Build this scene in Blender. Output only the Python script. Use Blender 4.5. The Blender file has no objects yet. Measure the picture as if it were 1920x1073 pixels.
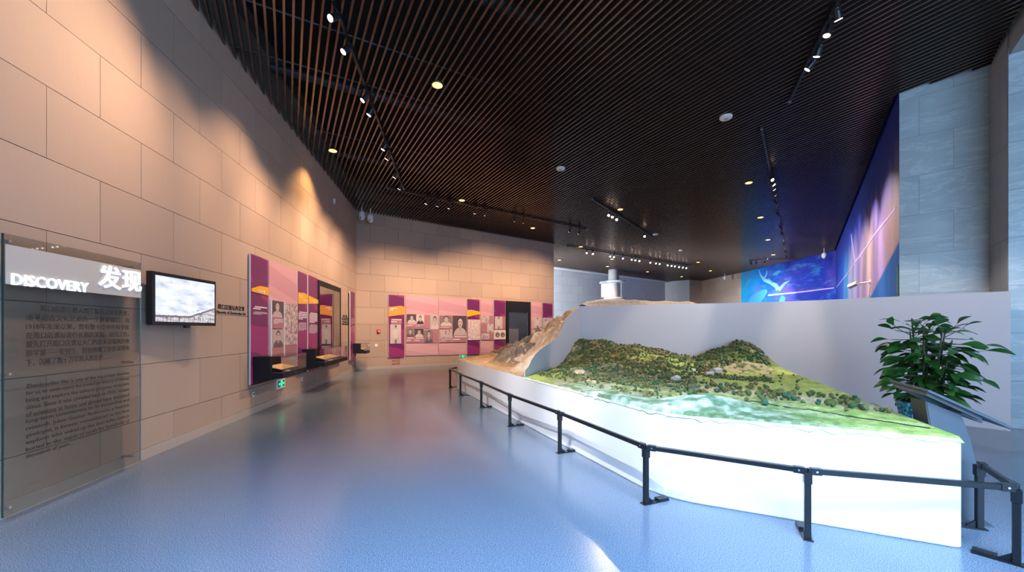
import bpy, bmesh, math, random
from mathutils import Vector, Matrix, noise, Euler

random.seed(7)
SC = bpy.context.scene
COL = SC.collection

# ------------------------------------------------------------------ camera, world, light, exposure
F, CX, HY, CAMH = 740.0, 960.0, 620.0, 1.6      # focal length (px of a 1920 wide frame), centre, horizon row, eye height
cam = bpy.data.cameras.new('camera')
cam.sensor_width = 36.0
cam.lens = 36.0 * F / 1920.0
cam.shift_y = (HY - 536.5) / 1920.0
cam.clip_end = 200
co = bpy.data.objects.new('camera', cam)
COL.objects.link(co)
co.location = (0, 0, CAMH)
co.rotation_euler = (math.pi / 2, 0, 0)
SC.camera = co

w = bpy.data.worlds.new('world')
SC.world = w
w.use_nodes = True
w.node_tree.nodes['Background'].inputs[0].default_value = (0.55, 0.72, 1.0, 1)
w.node_tree.nodes['Background'].inputs[1].default_value = 0.35

SC.view_settings.view_transform = 'Standard'
SC.view_settings.look = 'None'
SC.view_settings.gamma = 1.0
SC.view_settings.use_curve_mapping = False
SC.view_settings.exposure = 0.55
SC.cycles.use_denoising = True
SC.cycles.max_bounces = 6
SC.cycles.diffuse_bounces = 3
SC.cycles.glossy_bounces = 3
SC.cycles.use_adaptive_sampling = True
SC.cycles.adaptive_threshold = 0.08
SC.cycles.adaptive_min_samples = 16
SC.cycles.transparent_max_bounces = 12
SC.cycles.sample_clamp_indirect = 6.0
SC.cycles.caustics_reflective = False
SC.cycles.caustics_refractive = False


def area_light(name, loc, aim, sx, sy, power, color):
    l = bpy.data.lights.new(name, 'AREA')
    l.shape = 'RECTANGLE'
    l.size, l.size_y = sx, sy
    l.energy, l.color = power, color
    o = bpy.data.objects.new(name, l)
    COL.objects.link(o)
    o.location = loc
    o.rotation_euler = (Vector(aim) - Vector(loc)).to_track_quat('-Z', 'Y').to_euler()
    return o


# assumed daylight from a glazed front behind the camera and an unseen far-hall side
area_light('assumed_entrance_daylight', (4.2, -2.85, 2.7), (4.0, 4.0, 1.6), 7.0, 4.4, 580, (0.40, 0.66, 1.0))  # unseen area light, assumed as daylight from behind the camera
floor_fill = area_light('near_floor_fill', (0.8, -1.7, 6.6), (0.6, 1.35, 0.0), 7.0, 1.6, 340, (0.42, 0.67, 1.0))   # unseen fill light, added to brighten the floor near the camera
floor_fill.data.spread = math.radians(62)
area_light('assumed_far_daylight', (-0.6, 25.6, 3.9), (14, 35, 3.6), 3.6, 4.2, 1350, (0.82, 0.91, 1.0))  # assumed daylight from the hidden left side; bare area light, no window built
WARM = (1.0, 0.67, 0.43)
NEUT = (1.0, 0.84, 0.72)
AMBER = (1.0, 0.58, 0.20)


# ------------------------------------------------------------------ geometry helpers
def at_h(px, py, h):
    """point at height h seen at a pixel"""
    y = (h - CAMH) * F / (HY - py)
    return Vector(((px - CX) * y / F, y, h))


def floor_pt(px, py):
    return at_h(px, py, 0.0)


def at_y(px, py, y):
    return Vector(((px - CX) * y / F, y, CAMH + (HY - py) * y / F))


class MB:
    def __init__(s):
        s.v, s.f, s.m = [], [], []

    def add(s, vs, fs, mi=0):
        n = len(s.v)
        s.v += [tuple(p) for p in vs]
        s.f += [tuple(i + n for i in f) for f in fs]
        s.m += [mi] * len(fs)
        return s

    def box(s, x0, x1, y0, y1, z0, z1, mi=0, M=None):
        vs = [Vector(p) for p in ((x0, y0, z0), (x1, y0, z0), (x1, y1, z0), (x0, y1, z0),
                                  (x0, y0, z1), (x1, y0, z1), (x1, y1, z1), (x0, y1, z1))]
        if M is not None:
            vs = [M @ p for p in vs]
        return s.add(vs, ((0, 3, 2, 1), (4, 5, 6, 7), (0, 1, 5, 4), (1, 2, 6, 5), (2, 3, 7, 6), (3, 0, 4, 7)), mi)

    def prism(s, pts, axis_vec, mi=0):
        """extrude a planar polygon of 3D points along a vector"""
        n = len(pts)
        a = [Vector(p) for p in pts]
        b = [p + Vector(axis_vec) for p in a]
        fs = [tuple(range(n))[::-1], tuple(range(n, 2 * n))]
        fs += [(i, (i + 1) % n, n + (i + 1) % n, n + i) for i in range(n)]
        return s.add(a + b, fs, mi)

    def tube(s, a, b, r0, r1=None, seg=10, caps=True, mi=0):
        r1 = r0 if r1 is None else r1
        a, b = Vector(a), Vector(b)
        q = (b - a).to_track_quat('Z', 'Y').to_matrix()
        vs = []
        for p, r in ((a, r0), (b, r1)):
            for i in range(seg):
                t = 2 * math.pi * i / seg
                vs.append(p + q @ Vector((r * math.cos(t), r * math.sin(t), 0)))
        fs = [(i, (i + 1) % seg, seg + (i + 1) % seg, seg + i) for i in range(seg)]
        if caps:
            fs += [tuple(range(seg))[::-1], tuple(range(seg, 2 * seg))]
        return s.add(vs, fs, mi)

    def lathe(s, prof, seg=20, c=(0, 0, 0), mi=0):
        vs, fs = [], []
        for r, z in prof:
            for i in range(seg):
                t = 2 * math.pi * i / seg
                vs.append((c[0] + r * math.cos(t), c[1] + r * math.sin(t), c[2] + z))
        for k in range(len(prof) - 1):
            for i in range(seg):
                j = (i + 1) % seg
                fs.append((k * seg + i, k * seg + j, (k + 1) * seg + j, (k + 1) * seg + i))
        fs += [tuple(range(seg))[::-1], tuple(range((len(prof) - 1) * seg, len(prof) * seg))]
        return s.add(vs, fs, mi)

    def mesh(s, name, mats, smooth=False):
        me = bpy.data.meshes.new(name)
        me.from_pydata(s.v, [], s.f)
        if not isinstance(mats, (list, tuple)):
            mats = [mats]
        for m in mats:
            me.materials.append(m)
        if len(mats) > 1:
            me.polygons.foreach_set('material_index', s.m)
        if smooth:
            me.polygons.foreach_set('use_smooth', [True] * len(me.polygons))
        bm = bmesh.new()
        bm.from_mesh(me)
        bmesh.ops.recalc_face_normals(bm, faces=bm.faces)
        bm.to_mesh(me)
        bm.free()
        me.update()
        return me

    def build(s, name, mats, parent=None, smooth=False):
        return link(name, s.mesh(name, mats, smooth), parent)


def link(name, me, parent=None, M=None):
    o = bpy.data.objects.new(name, me)
    COL.objects.link(o)
    if parent is not None:
        o.parent = parent
    if M is not None:
        o.matrix_local = M
    return o


def tag(o, label=None, cat=None, group=None, kind=None):
    if label: o['label'] = label
    if cat: o['category'] = cat
    if group: o['group'] = group
    if kind: o['kind'] = kind
    return o


def thing(name, label, cat, M=None, group=None):
    o = bpy.data.objects.new(name, None)
    o.empty_display_size = 0.1
    COL.objects.link(o)
    if M is not None:
        o.matrix_world = M if isinstance(M, Matrix) else Matrix.Translation(M)
    return tag(o, label, cat, group)


def bevel(o, wd, seg=2):
    m = o.modifiers.new('bevel', 'BEVEL')
    m.width, m.segments, m.limit_method = wd, seg, 'ANGLE'
    return o


def text_mesh(txt, size, mat, depth=0.002, bold=0.0, spacing=1.0):
    c = bpy.data.curves.new('lettering', 'FONT')
    c.body, c.size, c.extrude, c.offset, c.space_character = txt, size, depth, bold, spacing
    c.resolution_u = 2
    o = bpy.data.objects.new('lettering', c)
    COL.objects.link(o)
    dg = bpy.context.evaluated_depsgraph_get()
    me = bpy.data.meshes.new_from_object(o.evaluated_get(dg))
    bpy.data.objects.remove(o)
    bpy.data.curves.remove(c)
    me.materials.clear()
    me.materials.append(mat)
    return me


def fit_text(name, txt, x0, x1, z, hgt, y, mat, parent, depth=0.002, bold=0.0):
    """lettering standing in the local xz plane (front towards -y) fitted to x0..x1, baseline z, body height hgt"""
    me = text_mesh(txt, 1.0, mat, 0.0, bold)
    xs = [v.co.x for v in me.vertices]
    ys = [v.co.y for v in me.vertices]
    if not xs:
        return None
    sx = (x1 - x0) / max(1e-6, max(xs) - min(xs))
    sy = hgt / max(1e-6, max(ys) - min(ys))
    x_min, y_min = min(xs), min(ys)
    bm = bmesh.new()
    bm.from_mesh(me)
    for v in bm.verts:
        v.co = Vector((x0 + (v.co.x - x_min) * sx, y, z + (v.co.y - y_min) * sy))
    if depth > 0:
        g = bmesh.ops.extrude_face_region(bm, geom=list(bm.faces))
        for v in [e for e in g['geom'] if isinstance(e, bmesh.types.BMVert)]:
            v.co.y -= depth
    bmesh.ops.recalc_face_normals(bm, faces=bm.faces)
    bm.to_mesh(me)
    bm.free()
    return link(name, me, parent)


# ------------------------------------------------------------------ material helpers
def mat(name, col, rough=0.6, metal=0.0, spec=0.5, emit=None, estr=0.0, alpha=1.0):
    m = bpy.data.materials.new(name)
    m.use_nodes = True
    b = m.node_tree.nodes['Principled BSDF']
    b.inputs['Base Color'].default_value = (*col, 1)
    b.inputs['Roughness'].default_value = rough
    b.inputs['Metallic'].default_value = metal
    b.inputs['Specular IOR Level'].default_value = spec
    if emit:
        b.inputs['Emission Color'].default_value = (*emit, 1)
        b.inputs['Emission Strength'].default_value = estr
    if alpha < 1:
        b.inputs['Alpha'].default_value = alpha
    return m


class NT:
    """tiny node-tree writer"""
    def __init__(s, m):
        s.t = m.node_tree
        s.b = s.t.nodes['Principled BSDF']

    def n(s, typ, ins=None, **kw):
        nd = s.t.nodes.new(typ)
        for k, v in kw.items():
            setattr(nd, k, v)
        for k, v in (ins or {}).items():
            s.put(nd.inputs[k], v)
        return nd

    def put(s, sock, v):
        if hasattr(v, 'is_output') or isinstance(v, bpy.types.NodeSocket):
            s.t.links.new(v, sock)
        else:
            sock.default_value = v

    def coord(s, which='Object'):
        return s.n('ShaderNodeTexCoord').outputs[which]

    def mapping(s, vec, scale=(1, 1, 1), loc=(0, 0, 0)):
        return s.n('ShaderNodeMapping', {'Vector': vec, 'Scale': scale, 'Location': loc}).outputs[0]

    def noise(s, vec, scale, detail=4, rough=0.55, out=0):
        return s.n('ShaderNodeTexNoise', {'Vector': vec, 'Scale': scale, 'Detail': detail, 'Roughness': rough}).outputs[out]

    def ramp(s, fac, stops):
        r = s.n('ShaderNodeValToRGB', {'Fac': fac})
        e = r.color_ramp.elements
        while len(e) < len(stops):
            e.new(0.5)
        for i, (p, c) in enumerate(stops):
            e[i].position = p
            e[i].color = (*c, 1) if len(c) == 3 else c
        return r.outputs[0]

    def mix(s, fac, a, b, typ='MIX'):
        nd = s.n('ShaderNodeMix', data_type='RGBA', blend_type=typ)
        s.put(nd.inputs[0], fac)
        s.put(nd.inputs[6], a if not isinstance(a, tuple) or len(a) == 4 else (*a, 1))
        s.put(nd.inputs[7], b if not isinstance(b, tuple) or len(b) == 4 else (*b, 1))
        return nd.outputs[2]

    def math(s, op, a, b=0.0, c=0.0):
        nd = s.n('ShaderNodeMath', operation=op)
        s.put(nd.inputs[0], a)
        s.put(nd.inputs[1], b)
        s.put(nd.inputs[2], c)
        return nd.outputs[0]

    def xyz(s, vec):
        return s.n('ShaderNodeSeparateXYZ', {'Vector': vec}).outputs

    def rand(s):
        return s.n('ShaderNodeObjectInfo').outputs['Random']

    def bump(s, h, strength=0.2, dist=0.01):
        o = s.n('ShaderNodeBump', {'Height': h, 'Strength': strength, 'Distance': dist}).outputs[0]
        s.t.links.new(o, s.b.inputs['Normal'])

    def base(s, c):
        s.put(s.b.inputs['Base Color'], c)


def stone_mat(name, c1, c2, rough=0.7):
    m = mat(name, c1, rough)
    n = NT(m)
    v = n.coord('Object')
    streak = n.noise(n.mapping(v, (9, 9, 1.6)), 3.0, 5)
    fine = n.noise(v, 55, 3)
    c = n.mix(n.rand(), (*c1,), (*c2,))
    c = n.mix(n.math('MULTIPLY', streak, 0.35), c, tuple(x * 0.80 for x in c1))
    c = n.mix(n.math('MULTIPLY', fine, 0.22), c, tuple(min(1, x * 1.2) for x in c1))
    n.base(c)
    n.bump(fine, 0.08, 0.004)
    return m


M_STONE = stone_mat('sandstone', (0.475, 0.345, 0.270), (0.40, 0.292, 0.230))
M_JOINT = mat('joint_mortar', (0.16, 0.13, 0.11), 0.9)
M_GREYSTONE = stone_mat('pale_grey_stone', (0.56, 0.55, 0.56), (0.50, 0.49, 0.50))
M_BASE = mat('baseboard_stone', (0.46, 0.38, 0.33), 0.45)

# blue-grey speckled resin floor
M_FLOOR = mat('resin_floor', (0.2, 0.22, 0.27), 0.24, spec=0.5)
n = NT(M_FLOOR)
v = n.coord('Object')
sp = n.noise(v, 160, 2)
sp2 = n.noise(v, 70, 2)
c = n.ramp(sp, [(0.36, (0.045, 0.068, 0.108)), (0.5, (0.115, 0.160, 0.232)), (0.64, (0.29, 0.36, 0.47))])
c = n.mix(n.math('MULTIPLY', sp2, 0.30), c, (0.09, 0.115, 0.16))
n.base(c)
big = n.noise(v, 0.8, 3)
n.put(n.b.inputs['Roughness'], n.math('MULTIPLY_ADD', big, 0.10, 0.15))
n.bump(sp2, 0.05, 0.002)

# marble
M_MARBLE = mat('blue_grey_marble', (0.35, 0.42, 0.46), 0.28)
n = NT(M_MARBLE)
v = n.coord('Object')
off = n.n('ShaderNodeVectorMath', {0: v, 1: (0, 0, 0)}, operation='ADD')
rr = n.n('ShaderNodeCombineXYZ', {'X': n.math('MULTIPLY', n.rand(), 37.0), 'Z': n.math('MULTIPLY', n.rand(), 19.0)})
n.put(off.inputs[1], rr.outputs[0])
vv = off.outputs[0]
big = n.noise(n.mapping(vv, (0.9, 1, 2.4)), 1.5, 6, 0.6)
wv = n.n('ShaderNodeTexNoise', {'Vector': n.n('ShaderNodeMapping', {'Vector': vv, 'Scale': (0.6, 1, 2.6), 'Rotation': (0, 0.25, 0)}).outputs[0], 'Scale': 1.1, 'Detail': 7, 'Roughness': 0.65, 'Distortion': 0.8}).outputs[0]
vein = n.ramp(n.math('ABSOLUTE', n.math('SUBTRACT', wv, 0.5)), [(0.0, (1, 1, 1)), (0.012, (0.5, 0.5, 0.5)), (0.035, (0, 0, 0))])
c = n.ramp(big, [(0.3, (0.40, 0.45, 0.47)), (0.55, (0.45, 0.51, 0.53)), (0.75, (0.52, 0.58, 0.60))])
c = n.mix(n.math('MULTIPLY', n.rand(), 0.3), c, (0.42, 0.56, 0.60))
c = n.mix(n.math('MULTIPLY', vein, 0.38), c, (0.80, 0.82, 0.82))
n.base(c)

M_SLAT = mat('dark_brown_slat', (0.19, 0.130, 0.108), 0.26, 0.85)
M_VOID = mat('black_ceiling_void', (0.006, 0.006, 0.008), 0.9)
M_RAIL = mat('dark_ceiling_rail', (0.05, 0.055, 0.075), 0.5)
M_BLACK = mat('black_metal', (0.012, 0.012, 0.014), 0.35)
M_STEEL = mat('steel', (0.55, 0.56, 0.58), 0.3, 1.0)
M_WHITE = mat('white_paint', (0.56, 0.53, 0.56), 0.55)
M_PLINTH = mat('white_plinth_paint', (0.82, 0.82, 0.83), 0.5)
M_WPLAS = mat('white_plastic', (0.80, 0.80, 0.80), 0.4)
M_GREYP = mat('grey_plaster', (0.36, 0.38, 0.40), 0.6)
M_LENSW = mat('spot_lens', (1, 0.9, 0.8), 0.3, emit=(1.0, 0.80, 0.62), estr=14)
M_LENSA = mat('amber_lens', (1, 0.7, 0.3), 0.3, emit=(1.0, 0.46, 0.07), estr=5)
M_DARKBOX = mat('dark_navy_lacquer', (0.012, 0.012, 0.018), 0.55, spec=0.25)

# ------------------------------------------------------------------ wall frames
CEIL = 6.4
SLAB = 7.7


class Wall:
    """vertical plane; local x runs left to right as seen from the room, local y into the wall, z up"""
    def __init__(s, p, q):
        s.p = Vector((p[0], p[1], 0))
        d = Vector((q[0] - p[0], q[1] - p[1], 0))
        s.len = d.length
        s.x = d.normalized()
        s.y = Vector((0, 0, 1)).cross(s.x)
        s.M = Matrix((( s.x.x, s.y.x, 0, s.p.x), (s.x.y, s.y.y, 0, s.p.y), (0, 0, 1, 0), (0, 0, 0, 1)))

    def sh(s, px, py, off=0.0):
        """wall coordinates (along, height) of a pixel, on the plane 'off' in front of the wall"""
        r = Vector(((px - CX) / F, 1.0, (HY - py) / F))
        p0 = s.p - s.y * off
        t = p0.dot(s.y) / r.dot(s.y)
        P = r * t
        return (P - p0).dot(s.x), CAMH + P.z

    def at(s, x, h, off=0.0):
        return s.p + s.x * x - s.y * off + Vector((0, 0, h))

    def frame(s, x, h, off=0.0):
        return s.M @ Matrix.Translation((x, -off, h))


LC = Vector((-4.352 - 0.1554 * (15.9 - 3.383), 15.9))          # corner of left and back wall
FRONT = -3.0
LN = Vector((-4.352 + 0.1554 * (3.383 - FRONT), FRONT))
LW = Wall(LN, LC)
BE = Vector((LC.x + 1.405 * 6.12, LC.y + 6.12))
BW = Wall(LC, BE)

tile_cache = {}


def tiles(w, parent, L, H, z_lines, s0, s1, phase, matl, gap=0.007, th=0.022, name='stone_tile'):
    """running-bond cladding, every slab an object of its own"""
    for r in range(len(z_lines) - 1):
        za, zb = z_lines[r], z_lines[r + 1]
        x = phase + (L / 2 if r % 2 else 0)
        while x > s0:
            x -= L
        while x < s1:
            a, b = max(x, s0), min(x + L, s1)
            if b - a > 0.03:
                key = (round(b - a, 3), round(zb - za, 3), matl.name)
                if key not in tile_cache:
                    tile_cache[key] = MB().box(gap / 2, b - a - gap / 2, -th, 0, gap / 2, zb - za - gap / 2).mesh(name, matl)
                o = link(name, tile_cache[key], parent)
                o.location = (a, -random.uniform(0, 0.0015), za)
            x += L


def wall(name, w, z0, z1, th=0.25, matl=M_JOINT, M=True):
    o = MB().box(0, w.len, 0, th, z0, z1).build(name, matl)
    o.matrix_world = w.M
    return tag(o, kind='structure')


COURSES = [0.13, 0.50] + [0.50 + 0.681 * k for k in range(1, 11)]
COURSES[-1] = min(COURSES[-1], SLAB)

# floor
fl = MB().box(-12, 26, -3.3, 48, -0.12, 0).build('floor', M_FLOOR)
tag(fl, kind='structure')

wl = wall('wall_left', LW, 0, SLAB)
sL, _ = LW.sh(82, 240)
tiles(LW, wl, 1.15, 0.68, COURSES, 0, LW.len, sL + 0.575, M_STONE)
bl = MB().box(0, LW.len, -0.034, 0, 0, 0.13).build('baseboard_left', M_BASE)
bl.matrix_world = LW.M
tag(bl, kind='structure')

wb = wall('wall_back', BW, 0, SLAB, 0.3)
sB, _ = BW.sh(693.7, 470)
tiles(BW, wb, 1.185, 0.68, COURSES, 0, BW.len, sB, M_STONE)
# the end of the back wall, clad with the same stone
MB().box(BW.len, BW.len + 0.02, -0.022, 0.3, 0, SLAB).build('end_slab', M_STONE, wb)
bb = MB().box(0, BW.len, -0.034, 0, 0, 0.13).build('baseboard_back', M_BASE)
bb.matrix_world = BW.M
tag(bb, kind='structure')


def ceil_pt(px, py, h=CEIL):
    p = at_h(px, py, h)
    return Vector((p.x, p.y))


# far hall
FA0, FA1 = ceil_pt(1030, 504.5), ceil_pt(1247, 530)
FB1 = ceil_pt(1293, 525.5)
FC1 = ceil_pt(1317, 527)
MC0 = ceil_pt(1389.5, 512)
MC1 = ceil_pt(1567, 470)
MR1 = ceil_pt(1686, 177)
PW1 = ceil_pt(1858, 128)
PR1 = ceil_pt(1892, 73)
FA00 = FA0 + (FA0 - FA1).normalized() * 6.0
far_specs = [('wall_far', FA00, FA1, M_GREYSTONE), ('wall_far_return', FA1, FB1, M_GREYSTONE),
             ('wall_far_pier', FB1, FC1, M_STONE), ('wall_far_side', FC1, MC0, M_STONE)]
for nm, a, b, mm in far_specs:
    W_ = Wall(a, b)
    o = wall(nm, W_, 0, SLAB)
    tiles(W_, o, 1.18, 0.68, [0.13, 1.18, 1.862, 2.543, 3.224, 3.905, 4.586, 5.267, 5.948, 6.63, SLAB], 0, W_.len, 0.2, mm)

# murals: printed wall graphics
MF = Wall(MC0, MC1)
MRW = Wall(MC1, MR1)

M_MUR1 = mat('blue_mural_print', (0.02, 0.1, 0.5), 0.45)
n = NT(M_MUR1)
v = n.coord('Object')
x, y, z = n.xyz(v)[0], n.xyz(v)[1], n.xyz(v)[2]
fx = n.math('DIVIDE', x, MF.len)
nz = n.noise(n.mapping(v, (0.35, 1, 0.8)), 1.0, 5, 0.6)
base = n.ramp(n.math('MULTIPLY_ADD', nz, 0.5, n.math('SUBTRACT', fx, 0.22)),
              [(0.0, (0.02, 0.45, 0.75)), (0.3, (0.01, 0.16, 0.75)), (0.6, (0.03, 0.05, 0.42)), (1.0, (0.01, 0.03, 0.40))])
cloud = n.noise(n.mapping(v, (0.4, 1, 0.9), (3, 0, 1)), 1.1, 6, 0.62)
c = n.mix(n.math('MULTIPLY', n.ramp(cloud, [(0.5, (0, 0, 0)), (0.7, (1, 1, 1))]), 0.55), base, (0.22, 0.10, 0.34))
glow = n.noise(n.mapping(v, (0.5, 1, 1.6), (9, 0, 4)), 1.6, 6, 0.7)
c = n.mix(n.math('MULTIPLY', n.ramp(glow, [(0.52, (0, 0, 0)), (0.72, (1, 1, 1))]), 0.6), c, (0.05, 0.45, 0.95))
n.base(c)

M_MUR2 = mat('nebula_mural_print', (0.2, 0.1, 0.3), 0.4)
n = NT(M_MUR2)
v = n.coord('Object')
q = n.xyz(v)
fx = n.math('DIVIDE', q[0], MRW.len)
st = n.noise(n.mapping(v, (1.1, 1, 0.10)), 1.3, 6, 0.62)
fx2 = n.math('ADD', fx, n.math('MULTIPLY', n.math('SUBTRACT', st, 0.5), 0.35))
hor = n.ramp(fx2, [(0.0, (0.01, 0.03, 0.42)), (0.22, (0.04, 0.10, 0.62)), (0.36, (0.02, 0.30, 0.62)),
                   (0.50, (0.45, 0.42, 0.55)), (0.62, (0.30, 0.20, 0.50)), (0.74, (0.55, 0.36, 0.30)),
                   (0.86, (0.38, 0.24, 0.50)), (1.0, (0.58, 0.36, 0.27))])
tall = n.math('ADD', n.math('DIVIDE', n.math('SUBTRACT', q[2], 1.6), 4.8), n.math('MULTIPLY', n.math('SUBTRACT', st, 0.5), 0.5))
c = n.mix(n.ramp(tall, [(0.52, (0, 0, 0)), (0.80, (1, 1, 1))]), hor, (0.02, 0.05, 0.40))
low = n.math('SUBTRACT', n.math('MULTIPLY_ADD', fx, 0.55, -0.37), n.math('DIVIDE', n.math('SUBTRACT', q[2], 2.2), 7.0))
c = n.mix(n.ramp(low, [(0.0, (0, 0, 0)), (0.012, (1, 1, 1))]), c, (0.01, 0.12, 0.42))
br = n.noise(n.mapping(v, (2.6, 1, 0.22), (5, 0, 0)), 1.8, 5, 0.7)
c = n.mix(n.math('MULTIPLY', n.ramp(br, [(0.6, (0, 0, 0)), (0.72, (1, 1, 1))]), 0.5), c, (0.62, 0.60, 0.85))
n.base(c)

o = wall('wall_mural_far', MF, 0, SLAB, 0.25, M_MUR1)
murf = o
o = wall('wall_mural_side', MRW, 0, SLAB, 0.25, M_MUR2)
murs = o
M_PAINT = mat('pale_cyan_paint', (0.22, 0.55, 0.82), 0.5)
M_PAINT2 = mat('pale_pink_paint', (0.55, 0.42, 0.70), 0.5)


def ribbon(w, pts, name, matl, parent, off=0.006):
    """flat painted stroke on a wall through pixel points (px, py, half width in m)"""
    P = [(*w.sh(a, b), r) for a, b, r in pts]
    up, dn = [], []
    for i, (sx, h, r) in enumerate(P):
        a, b = P[max(0, i - 1)], P[min(len(P) - 1, i + 1)]
        d = Vector((b[0] - a[0], b[1] - a[1])).normalized()
        up.append((sx - d.y * r, -off, h + d.x * r))
        dn.append((sx + d.y * r, -off, h - d.x * r))
    mb = MB()
    for i in range(len(P) - 1):
        mb.prism([up[i], up[i + 1], dn[i + 1], dn[i]], (0, off, 0))
    return mb.build(name, matl, parent)


ribbon(MF, [(1423, 506, .02), (1426, 516, .07), (1433, 525, .13), (1445, 530, .13), (1455, 536, .17), (1459, 543, .17)], 'antler_motif', M_PAINT, murf)
ribbon(MF, [(1438, 506, .02), (1437, 515, .06), (1432, 524, .09)], 'antler_motif', M_PAINT, murf)
ribbon(MF, [(1441, 522, .02), (1444, 527, .06), (1450, 531, .08)], 'antler_motif', M_PAINT, murf)
ribbon(MF, [(1480, 527, .02), (1472, 531, .07), (1466, 538, .11), (1460, 544, .14)], 'antler_motif', M_PAINT, murf)
M_PAINT3 = mat('dim_cyan_paint', (0.06, 0.34, 0.66), 0.5)
ribbon(MF, [(1404, 564, .12), (1412, 561, .3), (1424, 557, .42), (1432, 550, .3), (1438, 545, .12)], 'skull_motif', M_PAINT3, murf)
ribbon(MF, [(1396, 540, .08), (1402, 530, .2), (1409, 523, .1)], 'bone_motif', M_PAINT3, murf)
ribbon(MF, [(1449, 515, .06), (1456, 513, .16), (1463, 508, .06)], 'bone_motif', M_PAINT3, murf)
ribbon(MF, [(1462, 566, .1), (1467, 561, .3), (1472, 560, .1)], 'bone_motif', M_PAINT3, murf)
ribbon(MF, [(1440, 554, .05), (1500, 548, .04), (1564, 540, .03)], 'streak_motif', M_PAINT2, murf)
ribbon(MRW, [(1568, 539, .03), (1590, 512, .035), (1603, 492, .05), (1617, 474, .045), (1640, 440, .035), (1680, 390, .03)], 'streak_motif', M_PAINT2, murs)
ribbon(MRW, [(1601, 556, .05), (1602, 530, .08), (1603, 500, .14), (1600, 470, .1), (1596, 440, .05)], 'lightning_motif', M_PAINT2, murs)

# marble piers
M1 = Wall(MR1, PW1)
M2 = Wall(PR1 - Vector((0.02, 0)), PR1 + Vector((0.733, -0.68)) * 6.0)
MRET = Wall(PW1, PR1)
ML = [0.0] + [0.78 * k for k in range(1, 9)]
o = wall('wall_marble', M1, 0, SLAB, 0.3, M_GREYP)
tiles(M1, o, 0.92, 0.78, ML + [SLAB], 0, M1.len, M1.len - 0.46, M_MARBLE, 0.003, 0.02, 'marble_slab')
o = wall('wall_marble_return', MRET, 0, SLAB, 0.2)
tiles(MRET, o, 1.2, 1.56, [0, 1.56, 3.12, 4.68, 6.24, SLAB], 0, MRET.len, 0, M_GREYP, 0.005, 0.02, 'grey_slab')
o = wall('wall_marble_near', M2, 0, 6.24, 0.3, M_GREYP)
tiles(M2, o, 0.90, 0.78, ML, 0, M2.len, 0, M_MARBLE, 0.005, 0.02, 'marble_slab')
fw = Wall(PR1, PR1 + (PR1 - PW1).normalized() * 3.0)
o = MB().box(0, fw.len, 0.0, 0.25, 6.12, SLAB).build('trim_1', M_GREYP)
o.matrix_world = fw.M
tag(o, kind='structure')
# green edge strip where mural meets marble
o = MB().box(MRW.len - 0.05, MRW.len - 0.01, -0.05, 0, 1.9, 2.95).build('trim_2', mat('dark_green_strip', (0.03, 0.07, 0.06), 0.4))
o.matrix_world = MRW.M
tag(o, kind='structure')

# closing walls around the entrance hall behind the camera
M_HALL = mat('hall_plaster', (0.42, 0.42, 0.43), 0.7)
e = M2.at(M2.len, 0)
WR = Wall((e.x, e.y), (e.x, FRONT))
wall('wall_right', WR, 0, SLAB, 0.25, M_HALL)
WF = Wall((e.x, FRONT), (LN.x, FRONT))
o = MB()
o.box(0, 0.25, 0, 0.25, 0, SLAB).box(0, WF.len, 0, 0.25, 5.2, SLAB).box(WF.len - 0.5, WF.len, 0, 0.25, 0, 5.2)
o = o.build('wall_front', M_HALL)
o.matrix_world = WF.M
tag(o, kind='structure')
win = MB()
for k in range(9):
    xx = 0.25 + (WF.len - 0.75) * k / 8
    win.box(xx - 0.04, xx + 0.04, 0.05, 0.15, 0, 5.2)
for zz in (0.0, 2.5, 5.1):
    win.box(0.25, WF.len - 0.5, 0.05, 0.15, zz, zz + 0.08)
o = win.build('assumed_window_1', M_BLACK)  # assumed window frame, out of view, around the entrance area light
o.matrix_world = WF.M
tag(o, kind='structure')
# far-left side of the far hall (out of sight behind the back wall) stays open for the assumed daylight

# ------------------------------------------------------------------ ceiling of slats
ce = MB().box(-14, 26, -3.3, 48, SLAB, SLAB + 0.15).build('ceiling', M_VOID)
tag(ce, kind='structure')
CE0, CE1 = ceil_pt(1030, 499.5), ceil_pt(1250, 528)
poly = [LC + Vector((0.02, -0.05)), BE + Vector((0.05, -0.12)), BE + Vector((-2.0, 3.0)), CE0 + (CE0 - CE1).normalized() * 3, CE1,
        FB1 + Vector((0.05, -0.2)), FC1 + Vector((-0.1, -0.2)), MC0 + Vector((-0.08, 0)), MC1 + Vector((-0.10, 0)), MR1 + Vector((-0.06, 0.03)),
        PW1 + Vector((-0.1, -0.08)), PR1 + Vector((-0.1, 0)), PR1 + (PR1 - PW1).normalized() * 3.0 + Vector((-0.1, 0)),
        Vector((6.0, 1.5)), Vector((6.0, 0.9)), Vector((-4.352 + 0.1554 * (3.383 - 0.9) + 0.02, 0.9))]
K = (540 - 960) / F                                              # slat direction (K, 1)
SD = Vector((K, 1)).normalized()
SP = 0.1445
SW, SH = 0.034, 0.105


def cuts(u):
    ys = []
    for i in range(len(poly)):
        a, b = poly[i], poly[(i + 1) % len(poly)]
        da, db = a.x - K * a.y - u, b.x - K * b.y - u
        if (da < 0) != (db < 0):
            t = da / (da - db)
            ys.append(a.y + (b.y - a.y) * t)
    ys.sort()
    return [(ys[i], ys[i + 1]) for i in range(0, len(ys) - 1, 2)]


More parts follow.
